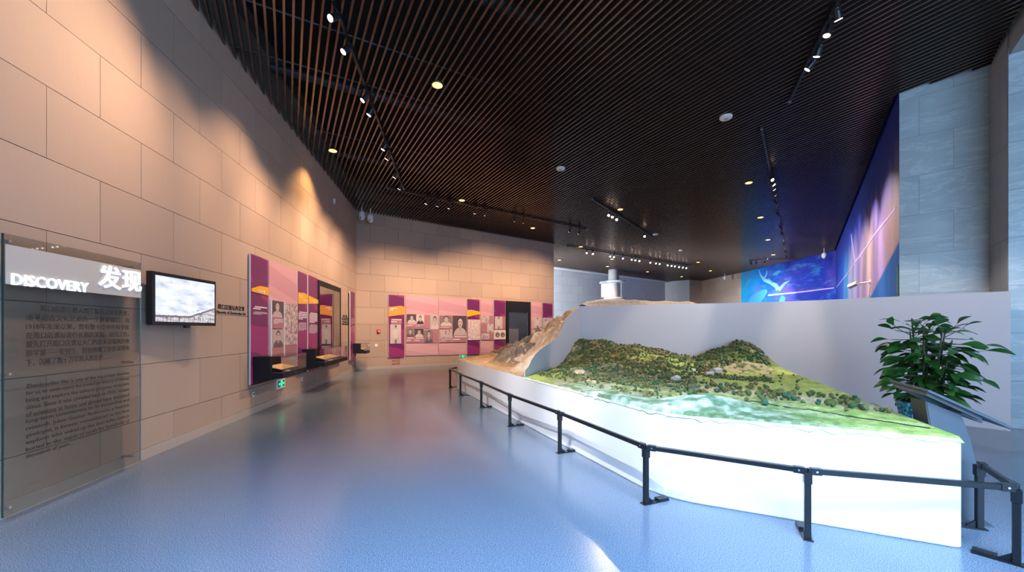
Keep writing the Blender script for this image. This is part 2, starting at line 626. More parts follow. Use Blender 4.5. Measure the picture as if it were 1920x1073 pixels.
nslat = 0
umin = min(p.x - K * p.y for p in poly)
umax = max(p.x - K * p.y for p in poly)
rot = math.atan2(SD.x, SD.y)
u = umin + 0.05
slat_me = MB().box(-SW / 2, SW / 2, -0.5, 0.5, 0, SH).mesh('slat', M_SLAT)
while u < umax:
    for ya, yb in cuts(u):
        ya = max(ya, -1.5)
        if yb - ya < 0.1:
            continue
        o = link('slat', slat_me, ce)
        L = (yb - ya) * math.sqrt(1 + K * K)
        o.location = (u + K * (ya + yb) / 2, (ya + yb) / 2, CEIL)
        o.rotation_euler = (0, 0, -rot)
        o.scale = (1, L, 1)
        nslat += 1
    u += SP
print('slats', nslat)
# carrier rails and pipes above the slats
ND = Vector((SD.y, -SD.x))
for k in range(16):
    c0 = Vector((-4.5, 3.0)) + SD * (k * 1.25 - 4)
    r = MB()
    if k % 3 == 1:
        a, b = c0 - ND * 2 + SD * .2, c0 + ND * 16
        r.tube((a.x, a.y, SLAB - 0.55), (b.x, b.y, SLAB - 0.55), 0.09)
    else:
        a, b = c0 - ND * 2, c0 + ND * 16
        r.tube((a.x, a.y, CEIL + SH + 0.03), (b.x, b.y, CEIL + SH + 0.03), 0.016, seg=6)
    r.build('ceiling_rail', M_RAIL, ce)
# white edge of the slat ceiling and dark soffit before the far wall
EW = Wall(CE0 + (CE0 - CE1).normalized() * 3, CE1)
o = MB().box(0, EW.len, 0, 0.22, CEIL - 0.10, CEIL + 0.12).build('trim_3', M_WPLAS)
o.matrix_world = EW.M
tag(o, kind='structure')
o = MB().box(0, EW.len + 0.5, 0.25, 1.55, CEIL + 0.02, CEIL + 0.15).build('trim_4', mat('grey_soffit', (0.10, 0.11, 0.13), 0.5))
o.matrix_world = EW.M
tag(o, kind='structure')

# ------------------------------------------------------------------ column of the far hall
cp = at_h(1150.5, 506.5, CEIL)
col = thing('column', 'round white column with two stacked ring slabs in the far daylit hall', 'column', Vector((cp.x, cp.y, 0)))
M_COLW = mat('column_plaster', (0.62, 0.60, 0.60), 0.6)
MB().tube((0, 0, 0), (0, 0, CEIL), 0.41, seg=28).build('shaft', M_COLW, col, True)
hA = CAMH + (HY - 531) * cp.y / F
hB = CAMH + (HY - 562) * cp.y / F
for hh in (hA, hB):
    MB().lathe([(0.80, 0), (0.86, 0.03), (0.86, 0.13), (0.80, 0.16)], 32, (0.10, 0, hh)).build('ring_slab', M_COLW, col)
M_PANEL = mat('white_panel', (0.80, 0.81, 0.84), 0.5)
MB().box(-0.98, 0.0, -0.10, 0.02, hB + 0.17, hA - 0.05).build('side_panel', M_PANEL, col)
MB().box(0.45, 0.62, -0.10, 0.02, hB + 0.17, hA - 0.01).build('side_panel', M_PANEL, col)
MB().box(-1.08, 0.1, -0.5, 0.2, hA - 0.04, hA + 0.08).build('wing_slab', M_COLW, col)

# ------------------------------------------------------------------ partition wall behind the landscape model
PW_R = floor_pt(1895, 809)
PH = CAMH + (HY - 546) * PW_R.y / F
PB = at_h(1462, 566.5, PH)
PL = at_h(1087, 574, PH)
mb = MB()
W1, W2 = Wall((PL.x, PL.y), (PB.x, PB.y)), Wall((PB.x, PB.y), (PW_R.x, PW_R.y))
y1, y2 = W1.y, W2.y
ym = (y1 + y2).normalized() / math.cos(y1.angle(y2) / 2)
TH = 0.14
ba, bb_ = PB + (PL - PB).normalized() * 1.1, PB + (PW_R - PB).normalized() * 1.1
arc = [ba * (1 - t) ** 2 + PB * (2 * t * (1 - t)) + bb_ * t * t for t in [k / 12 for k in range(13)]]
PBM = arc[6].copy()
fr_ = [PL * 1] + arc + [PW_R * 1]
bk_ = []
for k, p in enumerate(fr_):
    d_ = (fr_[min(k + 1, len(fr_) - 1)] - fr_[max(k - 1, 0)]).normalized()
    bk_.append(p + Vector((-d_.y, d_.x, 0)) * TH)
for k in range(len(fr_) - 1):
    pass
bot = fr_ + bk_[::-1]
mb.prism([(p.x, p.y, 0) for p in bot], (0, 0, PH))
o = mb.build('wall_partition', M_WHITE)
tag(o, kind='structure')

# ------------------------------------------------------------------ landscape model
P0 = floor_pt(857, 729)
P1 = floor_pt(1240, 934)
P2 = floor_pt(1809, 1031)
TOP = 0.80
P3 = at_h(1468, 690, TOP)
# keep P3 just in front of the wall bend
P3 = PBM + (P2 - PBM).normalized() * 0.02
d01 = (P1 - P0)
R0 = P0 + d01 * ((6.7 - P0.y) / d01.y)
R1 = Vector((PL.x, PL.y, 0)) + Vector((0.0, -0.01, 0))
BK = Vector((-0.3, 14.3, 0))
lm = thing('landscape_model', 'large relief model of green hills on a white plinth inside the railing', 'relief model', Vector((2.0, 6.5, 0)))
LMI = Matrix.Translation((-2.0, -6.5, 0))


def sh(p):
    return Vector((p[0] - 2.0, p[1] - 6.5, p[2] if len(p) > 2 else 0))


def rim(p, q, r, d=0.09):
    """points rounding corner q between p and r"""
    a = q + (p - q).normalized() * d
    b = q + (r - q).normalized() * d
    return [a, (a + b) / 4 + q / 2, b]


def arc3(p, q, r, d, n_=8):
    a = q + (p - q).normalized() * d
    b = q + (r - q).normalized() * d
    return [a * (1 - t) ** 2 + q * (2 * t * (1 - t)) + b * t * t for t in [k / n_ for k in range(n_ + 1)]]


pl = [P0] + arc3(P0, P1, P2, 0.35) + rim(P1, P2, P3, 0.05) + [P3, R1 + Vector((0, -0.01, 0)), BK]
mb = MB().prism([sh((p.x, p.y, 0)) for p in pl], (0, 0, TOP))
bevel(mb.build('plinth', M_PLINTH, lm), 0.012, 2)


def lerp(a, b, t):
    return a + (b - a) * t


def sstep(a, b, x):
    t = max(0.0, min(1.0, (x - a) / (b - a)))
    return t * t * (3 - 2 * t)


crest_px = [(1087, 637), (1102, 641), (1128, 639), (1149, 643), (1161, 650), (1198, 649), (1221, 655), (1252, 659), (1280, 668),
            (1312, 672), (1335, 660), (1368, 651), (1391, 640), (1410, 646), (1420, 651), (1444, 670), (1466, 688)]
crest = []
for a, b in crest_px:
    s_, h_ = W1.sh(a, b, 0.15)
    crest.append((s_ / W1.len, h_))


def crest_at(u):
    for (a, ha), (b, hb) in zip(crest, crest[1:]):
        if u <= b:
            return lerp(ha, hb, max(0, min(1, (u - a) / (b - a))))
    return TOP + 0.02


def front(u):
    L1, L2 = (P1 - R0).length, (P2 - P1).length
    k = L1 / (L1 + L2)
    k = 0.55
    if u < k:
        q_ = R0.lerp(P1, u / k)
    else:
        q_ = P1.lerp(P2, (u - k) / (1 - k))
    D_ = 0.35
    a_, b_ = P1 + (P0 - P1).normalized() * D_, P1 + (P2 - P1).normalized() * D_
    if (q_ - P1).length < D_:                        # follow the rounded plinth corner
        t = (0.5 - 0.5 * (q_ - P1).length / D_) if u < k else (0.5 + 0.5 * (q_ - P1).length / D_)
        q_ = a_ * (1 - t) ** 2 + P1 * (2 * t * (1 - t)) + b_ * t * t
    return q_


def back(u):
    return R1.lerp(P3, u)


def fbm(x, y, s, o=4):
    return noise.fractal(Vector((x * s, y * s, 3.1)), 0.9, 2.0, o, noise_basis='PERLIN_ORIGINAL')


def gauss(x, y, cx, cy, r):
    return math.exp(-((x - cx) ** 2 + (y - cy) ** 2) / (r * r))


bumps = []
for px, py, hh, amp, r in [(1152, 728, .95, .17, .24), (1112, 726, .90, .10, .16), (1330, 742, .92, .13, .36), (1260, 748, .9, .08, .3),
                           (1088, 690, .95, .14, .40), (1128, 684, .95, .14, .30), (1180, 690, .9, .10, .35), (1235, 690, .88, .06, .4)]:
    p = at_h(px, py, hh)
    bumps.append((p.x, p.y, amp, r))


def terr_h(x, y, u, v):
    cr = crest_at(u) - TOP
    wid = 0.42 if u < 0.60 else 0.26
    f = sstep(1.0 - wid - 0.18 * max(0, 0.5 - u), 0.985, v)
    h = cr * (f ** 1.15)
    rid = abs(fbm(x, y, 1.7))
    h += (0.10 * (0.5 - rid)) * (f * (1 - f) * 4) * (1 if cr > 0.2 else 0.3)
    for bx, by, am, r in bumps:
        h += am * gauss(x, y, bx, by, r)
    if u < 0.5:
        h += 0.05 * sstep(0.2, 0.6, v) * (1 - f) * (0.5 + fbm(x, y, 2.3))
    edge = min(v * 9, 1) * min((1 - u) * 12, 1)
    h += (0.016 * fbm(x, y, 6.0) + 0.009 * fbm(x, y, 17)) * edge
    return TOP + max(0.006, h * min(1.0, 0.25 + v * 5) + 0.012)


def mixc(a, b, t):
    t = max(0, min(1, t))
    return tuple(p + (q - p) * t for p, q in zip(a, b))


def terr_c(x, y, u, v, h):
    n1, n2, n3 = fbm(x, y, 1.6), fbm(x + 7, y - 3, 5.0), fbm(x - 4, y + 9, 16)
    olive = mixc((0.105, 0.115, 0.035), (0.24, 0.19, 0.075), 0.5 + n2 * 0.9)
    field = mixc((0.17, 0.29, 0.045), (0.36, 0.42, 0.13), 0.5 + n2 * 0.8)
    c = mixc(olive, field, sstep(0.38, 0.62, u + n1 * 0.25) * (1 - sstep(0.86, 0.92, v)))
    c = mixc(c, (0.26, 0.36, 0.06), sstep(0.32, 0.2, v) * sstep(0.22, 0.05, u) * 0.8)
    hill2 = sstep(0.60, 0.66, u) * sstep(0.97, 0.9, u) * sstep(0.72, 0.8, v)
    c = mixc(c, (0.075, 0.115, 0.035), hill2 * 0.85)
    if 0.70 < u < 0.93 and 0.74 < v < 0.83 and n2 > -0.12:
        c = mixc(c, (0.46, 0.36, 0.24), 0.8)
    # forested valley
    fo = sstep(0.15, 0.3, v) * sstep(0.62, 0.45, v) * sstep(0.72, 0.58, u) * sstep(0.05, 0.2, u)
    c = mixc(c, (0.10, 0.135, 0.075), fo * 0.85)
    # tan clearings and tracks
    tr = abs(n1 + 0.12) < 0.05 and v > 0.22
    if tr:
        c = mixc(c, (0.45, 0.35, 0.20), 0.65)
    # dry riverbank on the right half
    rb = math.exp(-((v - (0.34 - 0.14 * (u - 0.6) / 0.4)) / 0.055) ** 2) * sstep(0.55, 0.68, u)
    c = mixc(c, (0.47, 0.40, 0.30), rb * (0.75 + n2 * 0.5))
    # chalky turquoise foreground
    ch = sstep(0.30 + n1 * 0.14, 0.05, v) * sstep(0.08, 0.3, u) * sstep(0.98, 0.72, u)
    turq = mixc((0.055, 0.12, 0.05), (0.20, 0.27, 0.22), 0.5 + n2 * 1.5 + n3 * 0.5)
    c = mixc(c, turq, ch * 0.95)
    for k, (bx, by, am, r) in enumerate(bumps[:4]):
        g = gauss(x, y, bx, by, r * 0.85)
        tq = mixc((0.06, 0.15, 0.10), (0.36, 0.42, 0.39), 0.40 + n2 * 1.6 + (0.2 if k < 2 else 0))
        c = mixc(c, tq, g * 1.1)
    # pale cliff below the left hills
    for px_, py_ in ((1085, 693), (1110, 699), (1150, 684)):
        p = at_h(px_, py_, 0.95)
        c = mixc(c, (0.52, 0.42, 0.30), 0.9 if gauss(x, y, p.x, p.y, 0.12) * (1 + n2 * 2) > 0.55 else 0)
    k = 1.45 + n3 * 0.7
    return tuple(max(0.01, min(0.85, q * k)) for q in c)


M_TERR = mat('painted_terrain', (0.2, 0.25, 0.1), 0.9)
n = NT(M_TERR)
va = n.n('ShaderNodeVertexColor', layer_name='Col').outputs[0]
fine = n.noise(n.coord('Object'), 90, 3)
n.base(n.mix(n.math('MULTIPLY', n.ramp(fine, [(0.42, (0, 0, 0)), (0.62, (1, 1, 1))]), 0.30), va, (0.05, 0.07, 0.02)))
n.bump(fine, 0.5, 0.01)


def grid_mesh(name, NU, NV, fn, matl, parent):
    """fn(i/NU, j/NV) -> (point, colour)"""
    vs, cs = [], []
    for j in range(NV + 1):
        for i in range(NU + 1):
            p, c_ = fn(i / NU, j / NV)
            vs.append(p)
            cs.append(c_)
    fs = []
    for j in range(NV):
        for i in range(NU):
            a = j * (NU + 1) + i
            fs.append((a, a + 1, a + NU + 2, a + NU + 1))
    me = bpy.data.meshes.new(name)
    me.from_pydata(vs, [], fs)
    at = me.color_attributes.new('Col', 'FLOAT_COLOR', 'POINT')
    at.data.foreach_set('color', [q for c_ in cs for q in (*c_, 1.0)])
    me.polygons.foreach_set('use_smooth', [True] * len(me.polygons))
    me.materials.append(matl)
    me.update()
    return link(name, me, parent)


def terr_xy(u, v):
    f_, b_ = front(u), back(u)
    return f_.lerp(b_, v)


def tf(u, v):
    if v < 0.006:                                   # ragged painted skirt over the plinth edge
        p = front(u)
        o_ = Vector((-0.003, -0.003, 0))
        z = TOP - 0.010 - 0.045 * abs(fbm(p.x * 2, p.y * 2, 3.0))
        return sh((p.x + o_.x, p.y + o_.y, z)), terr_c(p.x, p.y, u, 0.01, TOP)
    p = terr_xy(u, v)
    h = terr_h(p.x, p.y, u, v)
    return sh((p.x, p.y, h)), terr_c(p.x, p.y, u, v, h)


grid_mesh('terrain', 260, 190, tf, M_TERR, lm)

# tan hill cut open on its right side, left of and behind the partition
cut_px = [(989, 690), (994, 679), (1002, 666), (1011, 657), (1021, 650), (1033, 642), (1045, 633), (1052, 618), (1060, 601), (1068, 591), (1077, 583), (1087, 573)]
CW = Wall((R0.x, R0.y), (R1.x, R1.y))
cut = [(0.0, TOP + 0.12)] + [tuple(CW.sh(a, b)) for a, b in cut_px]
cut = [(max(0, min(CW.len, a)), b) for a, b in cut]
cut[-1] = (CW.len, PH)


def cut_at(s):
    for (a, ha), (b, hb) in zip(cut, cut[1:]):
        if s <= b:
            return lerp(ha, hb, (s - a) / max(1e-6, b - a))
    return cut[-1][1]


pts = [(0, TOP)] + [(a, b) for a, b in cut] + [(CW.len, TOP)]
pts = [(0, -0.005, TOP - 0.0)] + [(a, -0.005, b) for a, b in cut] + [(CW.len, -0.005, TOP)]
Mcw = LMI @ CW.M
mb = MB().prism([Mcw @ Vector(p) for p in pts], Mcw.to_3x3() @ Vector((0, 0.012, 0)))
tag(mb.build('cut_face', M_WHITE, lm), 'smooth grey side where the hill is cut')

crest2 = [(R1 * 1, PH + 0.02), (W1.at(0.15, 0, -0.40), PH + 0.14), (W1.at(0.45, 0, -0.6), PH + 0.21), (W1.at(1.5, 0, -0.55), PH + 0.15), (W1.at(2.6, 0, -0.45), PH + 0.08), (W1.at(3.5, 0, -0.4), PH - 0.06)]


def hill_h(x, y):
    best = TOP
    p = Vector((x, y, 0))
    s = max(0, min(CW.len, (p - CW.p).dot(CW.x)))
    d = (p - CW.at(s, 0)).length
    best = max(best, cut_at(s) - 0.66 * d - 0.10 * math.sin(min(d, 0.5) * math.pi / 0.5) * 0.5)
    for (a, ha), (b, hb) in zip(crest2, crest2[1:]):
        ab = b - a
        t = max(0, min(1, (p - a).dot(ab) / ab.length_squared))
        d = (p - a - ab * t).length
        best = max(best, lerp(ha, hb, t) - 0.62 * d)
    k = min(1, max(0, (best - TOP) * 4))
    s1 = min(1, (p - CW.at(s, 0)).length * 6)
    kk = 0.30 if (p - W1.p).dot(W1.x) > -0.2 and p.y < 12.5 else 1.0
    best += (0.10 * fbm(x, y, 1.5) + 0.07 * fbm(x, y, 4.5) + 0.03 * fbm(x, y, 12)) * k * s1 * kk + 0.010 * (0.5 + fbm(x, y, 5))
    best += 0.16 * gauss(x, y, 0.05, 9.2, 0.22) * (0.7 + fbm(x, y, 9)) + 0.35 * gauss(x, y, -0.05, 12.6, 0.55) * (0.8 + 0.6 * fbm(x, y, 6))
    return max(best, TOP + 0.004)


def hill_c(x, y, h):
    p = Vector((x, y, 0))
    s = max(0, min(CW.len, (p - CW.p).dot(CW.x)))
    d = (p - CW.at(s, 0)).length
    n2, n3 = fbm(x, y, 4.0), fbm(x, y, 15)
    sand = mixc((0.50, 0.27, 0.12), (0.60, 0.40, 0.23), 0.5 + n2)
    pale = mixc((0.66, 0.50, 0.38), (0.78, 0.58, 0.42), 0.5 + n2)
    rock = mixc((0.20, 0.155, 0.12), (0.34, 0.26, 0.20), 0.5 + n2 * 1.3)
    c = sand
    k = sstep(TOP + 0.03, TOP + 0.12, h)
    c = mixc(c, rock if d > 0.95 + n2 * 0.45 else pale, k)
    if y > 11.8 or (x - R1.x) > 0:
        c = mixc(c, (0.66, 0.50, 0.36), k * (0.9 if y < 11.8 else 0.2))
    q = 1 + n3 * 0.35
    return tuple(max(0.01, min(0.9, a * q)) for a in c)


def tf1(u, v):
    a, b = P0.lerp(R0, u), BK.lerp(R1, u)
    p = a.lerp(b, v)
    if u > 0.999:
        s = (p - CW.p).dot(CW.x)
        p = CW.at(s, 0, 0.010)
        h = cut_at(max(0, min(CW.len, s))) + 0.006
    else:
        h = hill_h(p.x, p.y)
    if v < 0.004:
        h = TOP + 0.002
    return sh((p.x, p.y, h)), hill_c(p.x, p.y, h)


def tf2(u, v):
    a = R1.lerp(W1.at(3.6, 0, -TH - 0.01), u)
    if u > 0:
        s = (a - W1.p).dot(W1.x)
        a = W1.at(s, 0, -TH - 0.01)
    b = BK.lerp(W1.at(3.6, 0, -2.6), u)
    p = a.lerp(b, v)
    h = hill_h(p.x, p.y)
    return sh((p.x, p.y, h)), hill_c(p.x, p.y, h)


M_HILL = mat('tan_rock_terrain', (0.5, 0.35, 0.2), 0.85)
n = NT(M_HILL)
va = n.n('ShaderNodeVertexColor', layer_name='Col').outputs[0]
fine = n.noise(n.mapping(n.coord('Object'), (1, 1, 2.5)), 26, 5, 0.65)
n.base(n.mix(n.math('MULTIPLY', n.ramp(fine, [(0.45, (0, 0, 0)), (0.66, (1, 1, 1))]), 0.28), va, (0.12, 0.08, 0.05)))
n.bump(fine, 0.7, 0.03)
grid_mesh('bare_hill', 110, 130, tf1, M_HILL, lm)
grid_mesh('bare_hill', 90, 60, tf2, M_HILL, lm)
# support under the hill behind the partition
mb = MB().prism([sh(p) for p in (R1 + Vector((0, 0.16, 0)), W1.at(3.6, 0, -TH - 0.03), W1.at(3.6, 0, -2.6), BK)], (0, 0, TOP))
mb.build('rear_plinth', M_PLINTH, lm)
# model road, building slab
mb = MB()
prev = None
for k in range(40):
    t = k / 39
    u, v = lerp(0.60, 0.985, t), lerp(0.235, 0.045, t ** 1.1)
    p = terr_xy(u, v)
    h = terr_h(p.x, p.y, u, v) + 0.006
    if prev is not None:
        d = (p - prev[0]).normalized()
        s_ = Vector((-d.y, d.x, 0)) * 0.012
        a, b = prev
        mb.prism([sh((a.x - s_.x, a.y - s_.y, b)), sh((a.x + s_.x, a.y + s_.y, b)), sh((p.x + s_.x, p.y + s_.y, h)), sh((p.x - s_.x, p.y - s_.y, h))], (0, 0, -0.012))
    prev = (p, h)
tag(mb.build('model_railway', mat('dark_track', (0.03, 0.035, 0.05), 0.7), lm), 'thin dark line crossing the model fields')
M_HOUSE = mat('model_house', (0.62, 0.55, 0.52), 0.8)
for px, py, sx, sy, sz, rz in [(1343, 693, .20, .12, .06, .5), (1330, 697, .16, .05, .03, .3), (1267, 706, .16, .10, .04, .9), (1300, 690, .07, .05, .02, .2)]:
    p = at_h(px, py + 3, TOP + 0.06)
    hz = TOP + 0.03
    Mx = Matrix.Translation(sh((p.x, p.y, hz))) @ Matrix.Rotation(rz, 4, 'Z')
    mb = MB().box(-sx / 2, sx / 2, -sy / 2, sy / 2, 0, sz, M=Mx)
    mb.prism([Mx @ Vector((-sx / 2, -sy / 2 - .01, sz)), Mx @ Vector((-sx / 2, sy / 2 + .01, sz)), Mx @ Vector((-sx / 2, 0, sz + .03))], Mx.to_3x3() @ Vector((sx, 0, 0)))
    mb.build('model_building', M_HOUSE, lm)


# miniature trees
def tree_mesh(name, col, seed):
    rnd = random.Random(seed)
    bm = bmesh.new()
    bmesh.ops.create_icosphere(bm, subdivisions=1, radius=0.5)
    for v_ in bm.verts:
        v_.co *= rnd.uniform(0.75, 1.25)
        v_.co.z = v_.co.z * 0.95 + 0.62
    me = bpy.data.meshes.new(name)
    bm.to_mesh(me)
    bm.free()
    m = mat('tree_' + name + str(seed), col, 0.95)
    me.materials.append(m)
    return me


tcols = [(0.085, 0.12, 0.035), (0.13, 0.16, 0.05), (0.05, 0.125, 0.08), (0.20, 0.175, 0.06), (0.24, 0.15, 0.09)]
tmesh = [tree_mesh('tree', c_, i) for i, c_ in enumerate(tcols)]
rnd = random.Random(3)
cand = []
while len(cand) < 4600:
    u, v = rnd.random(), rnd.random()
    p = terr_xy(u, v)
    n1 = fbm(p.x, p.y, 1.6)
    n2 = fbm(p.x + 3, p.y, 3.5)
    dens = 0.10
    if v < 0.10:
        dens = 0.0
    elif u < 0.62:
        dens = 0.65 if 0.22 < v < 0.62 else (0.45 if v >= 0.62 else 0.10)
        if u < 0.22 and v < 0.45:
            dens = 0.35
    else:
        row = abs(v - (0.34 - 0.14 * (u - 0.6) / 0.4))
        row2 = abs(v - (0.60 - 0.25 * (u - 0.6)))
        dens = 0.20 if row < 0.07 else (0.75 if row2 < 0.05 and u < 0.86 else 0.012)
        if v > 0.82 and u < 0.93:
            dens = 0.75
        if 0.70 < v <= 0.82 and u < 0.74:
            dens = 0.6
    if any(gauss(p.x, p.y, b_[0], b_[1], b_[3]) > 0.3 for b_ in bumps[:4]):
        dens *= 0.06
    dens *= max(0.0, 0.75 + n2 * 1.3)
    if rnd.random() > dens:
        continue
    if v > 0.985 or u < 0.01 or u > 0.985:
        continue
    big = u > 0.60 and v < 0.45
    s = rnd.uniform(0.020, 0.045) if not big else rnd.uniform(0.03, 0.075)
    if v > 0.6:
        s = rnd.uniform(0.025, 0.055)
    k = rnd.choices(range(5), (3, 3, 3, 2, 1.0))[0] if u > 0.35 or v < .5 else rnd.choices(range(5), (3, 3, 0.5, 3, 0.6))[0]
    cand.append((s * F / p.y, u, v, p, s, k))
cand.sort(key=lambda t: -t[0])
for _, u, v, p, s, k in cand[:300]:
    o = link('model_tree', tmesh[k], lm)
    o.location = sh((p.x, p.y, terr_h(p.x, p.y, u, v) - 0.10 * s))
    o.scale = (s, s, s * rnd.uniform(0.8, 1.25))
    o.rotation_euler = (0, 0, rnd.uniform(0, 6.28))
for kk in range(5):
    vs, fs = [], []
    for _, u, v, p, s, k in cand[300:]:
        if k != kk:
            continue
        me = tmesh[kk]
        b0 = len(vs)
        loc = sh((p.x, p.y, terr_h(p.x, p.y, u, v) - 0.10 * s))
        for q in me.vertices:
            vs.append((loc.x + q.co.x * s, loc.y + q.co.y * s, loc.z + q.co.z * s))
        fs += [tuple(b0 + i for i in f_.vertices) for f_ in me.polygons]
    me2 = bpy.data.meshes.new('small_trees')
    me2.from_pydata(vs, [], fs)
    me2.materials.append(tmesh[kk].materials[0])
    tag(link('small_trees', me2, lm), kind='stuff')

# ------------------------------------------------------------------ barrier railing
M_POST = mat('railing_black', (0.016, 0.018, 0.022), 0.28, 0.3)
M_BOLT = mat('bolt_steel', (0.75, 0.76, 0.78), 0.25, 1.0)
bar = thing('barrier_railing', 'low black metal railing around the landscape model plinth', 'railing', Vector((1.24, 3.66, 0)))


def bl_(p):
    return Vector(p) - Vector((1.24, 3.66, 0))


posts_px = [(844, 727), (863.4, 742), (902.4, 765), (956, 800), (1049.6, 850), (1211, 945), (1514, 1011), (1906, 1059), (1836, 992)]
posts = [floor_pt(*p) for p in posts_px]
RH = 0.545
cen = Vector((1.4, 7.5, 0))
hid = Vector((-0.9, 12.6, 0))
inward = []
for i, p in enumerate(posts):
    if i == 0: d = (P0 + Vector((0.4, 1.0, 0)) - p)
    elif i <= 5:
        d = Vector((-(P1 - P0).y, (P1 - P0).x, 0))
    elif i <= 7:
        d = Vector((-(P2 - P1).y, (P2 - P1).x, 0))
        if i == 7: d = (P2 - p)
    else:
        d = Vector((-(P3 - P2).y, (P3 - P2).x, 0))
    d.normalize()
    inward.append(d)
for i, p in enumerate(posts):
    d = inward[i]
    a = math.atan2(d.y, d.x)
    Mx = Matrix.Translation(bl_(p)) @ Matrix.Rotation(a, 4, 'Z')
    bevel(MB().box(-0.021, 0.021, -0.021, 0.021, 0.008, RH - 0.03, M=Mx).build('post', M_POST, bar), 0.004, 1)
    MB().box(-0.026, 0.026, -0.026, 0.026, RH - 0.115, RH - 0.03, M=Mx).build('post_collar', M_POST, bar)
    fl_ = 0.22 if i in (7, 8) else 0.25
    if i in (7,):
        fl_ = max(0.12, (P2 - p).length - 0.03)
    f = MB().box(-0.04, fl_, -0.032, 0.032, 0.0, 0.010, M=Mx)
    f.prism([Mx @ Vector((0.02, -0.008, 0.01)), Mx @ Vector((0.085, -0.008, 0.01)), Mx @ Vector((0.02, -0.008, 0.07))], Mx.to_3x3() @ Vector((0, 0.016, 0)))
    ft = f.build('foot', M_POST, bar)
    if fl_ > 0.2 and i not in (0, 1):
        MB().box(fl_ - 0.12, fl_ - 0.005, -0.032, 0.032, 0.010, 0.030, M=Mx).build('foot_weight', M_POST, ft)
rails = [(hid + Vector((-.45, -.4, 0)), posts[0])] + [(posts[i], posts[i + 1]) for i in range(8)]
for k, (a, b) in enumerate(rails):
    d = (b - a)
    L = d.length
    ang = math.atan2(d.y, d.x)
    Mx = Matrix.Translation(bl_(a)) @ Matrix.Rotation(ang, 4, 'Z')
    bevel(MB().box(0, L, -0.017, 0.017, RH - 0.042, RH, M=Mx).build('rail', M_POST, bar), 0.005, 1)
    if k == 0:
        continue
    for xx in (0.055, L - 0.055):
        j = MB().box(xx - 0.035, xx + 0.035, -0.021, 0.021, RH - 0.046, RH + 0.004, M=Mx).build('rail_joint', M_POST, bar)
        MB().tube(Mx @ Vector((xx, -0.026, RH - 0.02)), Mx @ Vector((xx, 0.026, RH - 0.02)), 0.008, seg=8).build('bolt', M_BOLT, j)

# ------------------------------------------------------------------ reading stand on the right
HS = 1.10
A_far, A_near = at_h(1668, 711.5, HS), at_h(1741, 730.5, HS)
ex = (A_far - A_near)
WD = ex.length
ex.normalize()
ey = Vector((ex.y, -ex.x, 0))
stand = thing('reading_stand', 'grey slanted reading stand between the model and the potted plant', 'stand', Vector((A_near.x, A_near.y, 0)))
Ms = Matrix(((ex.x, ey.x, 0, 0), (ex.y, ey.y, 0, 0), (0, 0, 1, 0), (0, 0, 0, 1)))      # x along, y down-slope away from the model
PLN, DROP = 0.50, 0.272
tl = math.atan2(DROP, PLN)
Mp = Ms @ Matrix.Translation((0, 0, HS)) @ Matrix.Rotation(-tl, 4, 'X')
SL = math.hypot(PLN, DROP)
M_STG = mat('stand_grey', (0.075, 0.094, 0.12), 0.35)
M_STD = mat('stand_dark', (0.06, 0.05, 0.053), 0.4)
M_STT = mat('stand_frame', (0.16, 0.17, 0.20), 0.35)
bevel(MB().box(0, WD, 0, SL, -0.022, 0, M=Mp).build('top_plate', M_STG, stand), 0.004, 1)
MB().box(0.03, WD - 0.03, 0.04, SL - 0.03, 0.0, 0.004, M=Mp).build('display_face', mat('display_glass', (0.03, 0.035, 0.05), 0.12), stand)
fr = MB().box(0.05, WD - 0.05, 0.03, SL - 0.16, -0.05, -0.022, M=Mp).build('under_frame', M_STT, stand)
MB().box(0.10, WD - 0.3, SL - 0.26, SL - 0.12, -0.065, -0.05, M=Mp).build('junction_box', M_STT, fr)
prof = [(0.02, 0.985), (0.235, 0.885), (0.285, 0.70), (0.33, 0.46), (0.36, 0.22), (0.37, 0.0), (0.10, 0.0), (0.11, 0.22), (0.09, 0.50), (0.05, 0.75)]
for nm, xa_, xb_, mm in (('pedestal', 0.08, 0.36, M_STG),):
    mb = MB().prism([Ms @ Vector((xa_, a, b)) for a, b in prof], Ms.to_3x3() @ Vector((xb_ - xa_, 0, 0)))
    ped = mb.build(nm, mm, stand)
left = [prof[0]] + prof[:5:-1]
mb = MB()
for (a0, b0), (a1, b1) in zip(left, left[1:]):
    mb.prism([Ms @ Vector((0.082, a0, b0)), Ms @ Vector((0.358, a0, b0)), Ms @ Vector((0.358, a1, b1)), Ms @ Vector((0.082, a1, b1))], Ms.to_3x3() @ Vector((0, -0.012, 0)))
tag(mb.build('back_panel', M_STD, stand), 'dark brown back of the pedestal')
MB().prism([Ms @ Vector((0.02, 0.10, 0)), Ms @ Vector((0.02, 0.40, 0)), Ms @ Vector((0.42, 0.40, 0)), Ms @ Vector((0.42, 0.10, 0))], (0, 0, 0.012)).build('base_plate', M_STG, stand)

